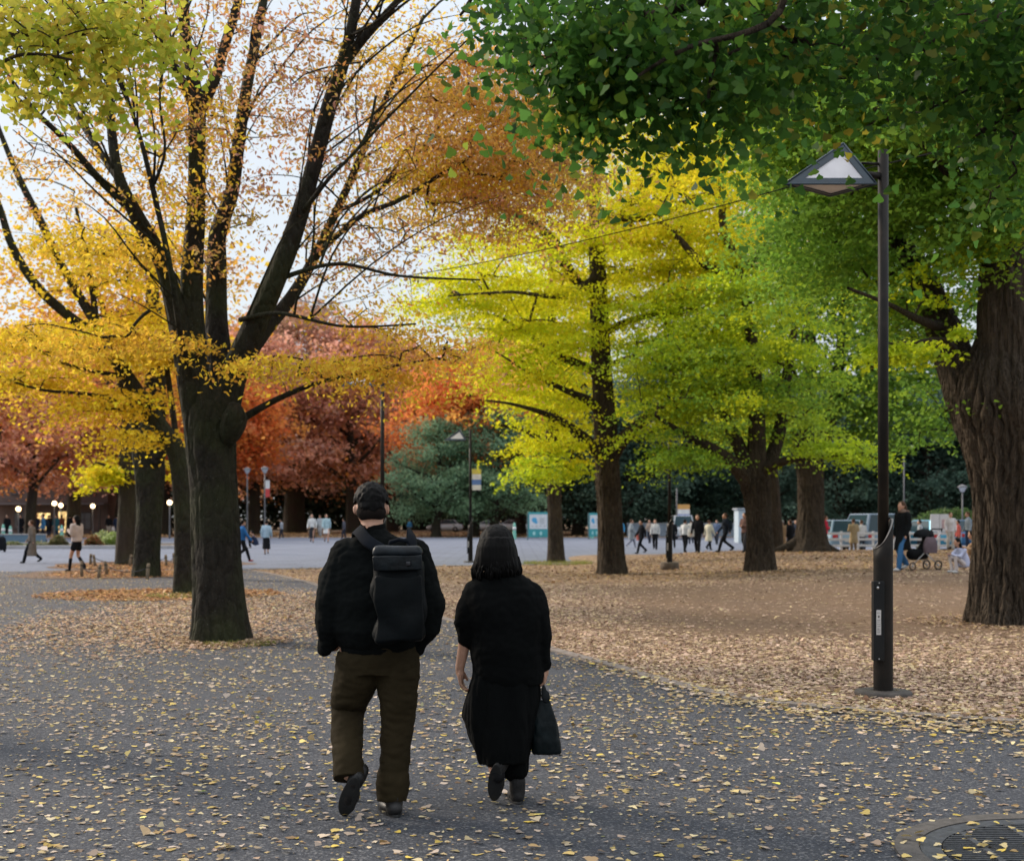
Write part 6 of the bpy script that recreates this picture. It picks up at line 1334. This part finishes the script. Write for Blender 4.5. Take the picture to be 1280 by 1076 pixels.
def beds():
    kerb = plain('pale kerb', (.36,.35,.36), .8, .15, 2, .1); r = np.random.default_rng(12)
    b = G(80, 686); y0 = b[1]
    xa, xb = P(-120,YH,y0)[0], P(212,YH,y0)[0]
    t = thing('flower_bed', 'long raised flower bed with pale stone kerb at the far left of the plaza', 'flower bed', ((xa+xb)/2, y0+4, 0)); w = xb-xa
    for y in (-4,4): g = Geo(); g.box((0,y,.09), (w,.35,.18)); g.obj('kerb', kerb, t, False, .02)
    for s_ in (-1,1): g = Geo(); g.box((s_*(w/2+.178),0,.09), (.35,8.35,.18)); g.obj('kerb', kerb, t, False, .02)
    g = Geo(); g.box((0,0,.06), (w,7.64,.10)); g.obj('soil', plain('bed soil', (.09,.065,.045), .95, .3, 6, .5), t)
    def clump(px, d, wd, h, pal, name, label, cat, leaf=.09, k=2600):
        b = P(px, YH, d); b[2] = .1; t = thing(name, label, cat, b); q = r.normal(size=(k,3)); q /= np.linalg.norm(q, axis=1, keepdims=True); q[:,2] = np.abs(q[:,2]); q = q*(r.random((k,1))**.3)*np.array((wd/2,wd*.35,h))*(1+.12*np.sin(q*7))
        link_mesh('foliage', leaves_mesh('foliage', q, r.uniform(.6,1.3,k)*leaf, palette_cols(pal, k, r), r), LEAF, t, False)
        g = Geo(); [g.tube([(x,0,-.1),(x*1.3,0,h*.6)], [.03,.01], 5) for x in (-wd*.25,0,wd*.25)]; g.obj('stem', BARK_B, t, True)
    clump(73,68,1.0,.55,[((.14,.16,.06),3),((.22,.15,.07),2)],'shrub','rounded olive shrub in the flower bed left of the beige sweater','shrub')
    clump(117,69,1.0,.55,[((.35,.10,.05),2),((.14,.16,.05),2)],'shrub','shrub with reddish flowers just right of the beige sweater','shrub')
    clump(128,72,1.4,.75,[((.62,.62,.45),2),((.20,.28,.08),3),((.5,.5,.12),1)],'flowering_bush','white and yellow flowering bush, left of two','flowering bush')
    clump(142,70,1.4,.70,[((.25,.36,.06),3),((.55,.58,.35),1.6)],'flowering_bush','bright green flowering bush against the staked trunks','flowering bush')
    clump(16,68,1.3,.22,[((.10,.14,.05),3),((.4,.35,.2),1)],'flower_patch','low green flower patch at the left end of the bed','flower bed', k=1400); clump(50,68,1.6,.22,[((.12,.16,.06),3),((.45,.38,.3),1)],'flower_patch','low flower patch in the bed below the long taupe coat','flower bed', k=1400)
    b = P(22,YH,74); b[2] = 0; t = thing('planter_box', 'long low blue-grey planter box at the far left', 'planter', b); g = Geo(); g.box((0,0,.38), (3.1,.6,.50)); g.obj('box', plain('planter blue', (.10,.17,.24)), t, False, .03); g = Geo(); g.box((0,0,.64), (3.16,.66,.05)); g.obj('rim', kerb, t)
    # pale green bollards
    m = plain('bollard green', (.16,.42,.34), .5, .1, 5, 0); wm = plain('bollard white', (.7,.7,.7), .5)
    for px, d, yt, lab in ((4,92,655,'pale green bollard, leftmost of all'),(13,92,657,'pale green bollard second from the left edge'),(77,94,656,'pale green bollard left of the beige sweater'),(643,96,653,'pale green bollard just right of the bobbed head'),(740,100,654,'pale green bollard left of the central ginkgo trunk')):
        b = P(px, YH, d); b[2] = 0; H = P(px, yt, d)[2]; t = thing('bollard', lab, 'bollard', b, 0, 'pale green bollards around the plaza'); g = Geo(); g.loft([(0,0,0,.20,.20),(0,0,.08,.15,.15),(0,0,H*.8,.11,.11),(0,0,H,.06,.06)], 14); g.obj('post', m, t, True); g = Geo(); g.loft([(0,0,H*.55,.135,.135),(0,0,H*.75,.122,.122)], 14); g.obj('band', wm, t, True)
    # stakes and rope around the two rearmost left trees
    wood = plain('weathered stake', (.21,.165,.115), .9, .35, 14, .5); S1 = [(102,721,701),(123,723,705),(134,719,701),(184,724,704)]; S2 = [(113,706,692),(119,708,693),(162,708,693),(208,708,693),(218,706,691)]
    labs = ['leftmost short wooden stake, in front of the boots of the beige-sweater walker','wooden stake leaning slightly, second of the front row','darker wooden stake, third of the front row','pale wooden stake directly in front of the burled trunk','dark wooden stake, leftmost of the back row','pale wooden stake next to the leftmost of the back row','wooden stake in front of the farthest left trunk','short stake just right of the burled trunk','short stake between the burled trunk and the leaning tree']
    tops = []
    for i, (px, fy, ty) in enumerate(S1+S2):
        b = G(px, fy); H = P(px, ty, b[1])[2]; t = thing('wooden_stake', labs[i], 'stake', b, 0, 'stakes around the left tree beds'); lean = .06*math.sin(i*2.3)
        g = Geo(); g.tube([(0,0,-.05),(lean*.5,0,H*.5),(lean,0,H*.94),(lean,0,H)], [.046,.044,.043,.035], 12); g.obj('post', wood, t, True); g = Geo(); g.tube([(lean*.75,0,H*.72),(lean*.78,0,H*.78)], [.050,.050], 12); g.obj('rope_knot', cloth((.04,.04,.04)), t, True); tops.append(b+np.array((lean*.8,0,H*.75)))
    def rope(ids, lab):
        g = Geo(); P_ = []
        for a_, c_ in zip(ids[:-1], ids[1:]):
            for u in np.linspace(0,1,9)[:-1]: P_.append(tops[a_]*(1-u)+tops[c_]*u-np.array((0,0,.16*4*u*(1-u))))
        P_.append(tops[ids[-1]]); g.tube(P_, .010, 6); tag(g.obj('rope', cloth((.04,.045,.055)), None, True), lab, 'rope')
    rope([0,1,2,3], 'thin dark rope sagging between the front row of stakes'); rope([4,5,6,7,8], 'thin dark rope sagging between the back row of stakes')
    # wheeled suitcase at the left edge
    b = G(2, 690); t = thing('suitcase', 'black bag on small wheels cut by the left edge of the photo', 'bag', b); g = Geo(); g.loft([(0,0,.08,.20,.14),(0,0,.3,.22,.15),(0,0,.62,.18,.13),(0,0,.72,.10,.08)], 18, 3); remesh(g, 'bag_body', cloth((.012,.013,.016)), t, .014, 2)
    for x in (-.14,.14): g = Geo(); g.tube([(x,-.03,.05),(x,.03,.05)], .05, 12); g.obj('wheel', cloth((.02,.02,.02), .5), t, True)
    g = Geo(); g.tube([(-.07,0,.7),(-.07,0,.86),(.07,0,.86),(.07,0,.7)], .012, 6); g.obj('handle', cloth((.02,.02,.02), .5), t, True)
    # overhead wire
    a = P(500,346,24); c = P(1000,230,15.5); u = np.linspace(0,1,40)[:,None]; q = a*(1-u)+c*u; e = a+(a-c)*.45; q = np.r_[[e*(1-v)+a*v-np.array((0,0,.25*4*v*(1-v))) for v in np.linspace(0,1,10)[:-1]], q-np.array((0,0,1))*(.10*4*u*(1-u))]; f = c+(c-a)*.35; q = np.r_[q, [c*(1-v)+f*v for v in (.5,1)]]
    g = Geo(); g.tube(q, .008, 6); tag(g.obj('overhead_wire', cloth((.015,.015,.015)), None, True), 'thin dark overhead wire slanting up to the right across the yellow ginkgo crown', 'wire')
# ================================================================== light, camera
def light_camera():
    w = bpy.data.worlds.new('World'); S.world = w; w.use_nodes = True; nt = w.node_tree; bg = nt.nodes['Background']
    sk = N(nt, 'ShaderNodeTexSky', sky_type='NISHITA'); sk.sun_disc = False
    el, az = math.radians(SUN_EL), math.radians(SUN_AZ)   # azimuth measured clockwise from +Y
    sk.sun_elevation = el; sk.sun_rotation = az; sk.air_density = 1.0; sk.dust_density = 3.0; sk.ozone_density = 1.0
    # thin bright overcast veil in front of the blue
    tc = N(nt, 'ShaderNodeTexCoord'); n = noise_n(nt, tc.outputs['Generated'], 2.2, 5, .6); f = ramp(nt, n.outputs[0], [(.3, g3(VEIL[0])), (.7, g3(VEIL[1]))])
    sx = N(nt, 'ShaderNodeSeparateXYZ'); nt.links.new(tc.outputs['Generated'], sx.inputs[0])
    n2 = noise_n(nt, tc.outputs['Generated'], 5, 6, .6)
    z = N(nt, 'ShaderNodeMath', operation='MULTIPLY_ADD'); nt.links.new(n2.outputs[0], z.inputs[0]); z.inputs[1].default_value = .22; nt.links.new(sx.outputs[2], z.inputs[2])
    vr = ramp(nt, z.outputs[0], [(.08, (.41,.445,.475)), (.45, (.45,.49,.53)), (1, (.98,1.0,1.04))]); sc = N(nt, 'ShaderNodeVectorMath', operation='SCALE'); sc.inputs['Scale'].default_value = VEILC; nt.links.new(vr, sc.inputs[0])
    c = mix(nt, f, sk.outputs[0], sc.outputs[0]); nt.links.new(c, bg.inputs[0]); bg.inputs[1].default_value = SKY_STR
    l = bpy.data.lights.new('sun', 'SUN'); l.energy = SUN_STR; l.angle = math.radians(SUN_ANG); l.color = (1,.86,.70); o = link(bpy.data.objects.new('sun', l))
    d = Vector((math.sin(az)*math.cos(el), math.cos(az)*math.cos(el), math.sin(el))); o.rotation_euler = d.to_track_quat('Z', 'Y').to_euler()
    cd = bpy.data.cameras.new('camera'); c = link(bpy.data.objects.new('camera', cd)); c.location = (0,0,CAMH); c.rotation_euler = (PI/2,0,0)
    cd.sensor_width = 36; cd.lens = 36*F/1280; cd.shift_y = (YH-538)/1280; cd.clip_start = .1; cd.clip_end = 5000
    cd.dof.use_dof = True; cd.dof.focus_distance = 7.6; cd.dof.aperture_fstop = 3.4; S.camera = c
    S.view_settings.view_transform = 'Standard'; S.view_settings.look = 'None'; S.view_settings.gamma = 1; S.view_settings.exposure = EXPO
    cy = S.cycles; cy.max_bounces = 6; cy.diffuse_bounces = 3; cy.glossy_bounces = 2; cy.transmission_bounces = 3; cy.transparent_max_bounces = 4; cy.caustics_reflective = False; cy.caustics_refractive = False; cy.sample_clamp_indirect = 4
SUN_EL, SUN_AZ, SUN_STR, SUN_ANG = 28, -58, 2.8, 8
SKY_STR, EXPO, VEIL, VEILC = .12, .45, (.72, .95), 11.5
import time as _t
_T0 = _t.time()
def run(f):
    a = _t.time(); f(); print('BUILD', f.__name__, round(_t.time()-a, 1))
for _f in (man, woman, crowd, stroller): run(_f)
for _f in (ground, drain, near_zelkova, left_trees, ginkgos, overhang, far_trees, lamps, signs, cars, building, beds, light_camera): run(_f)
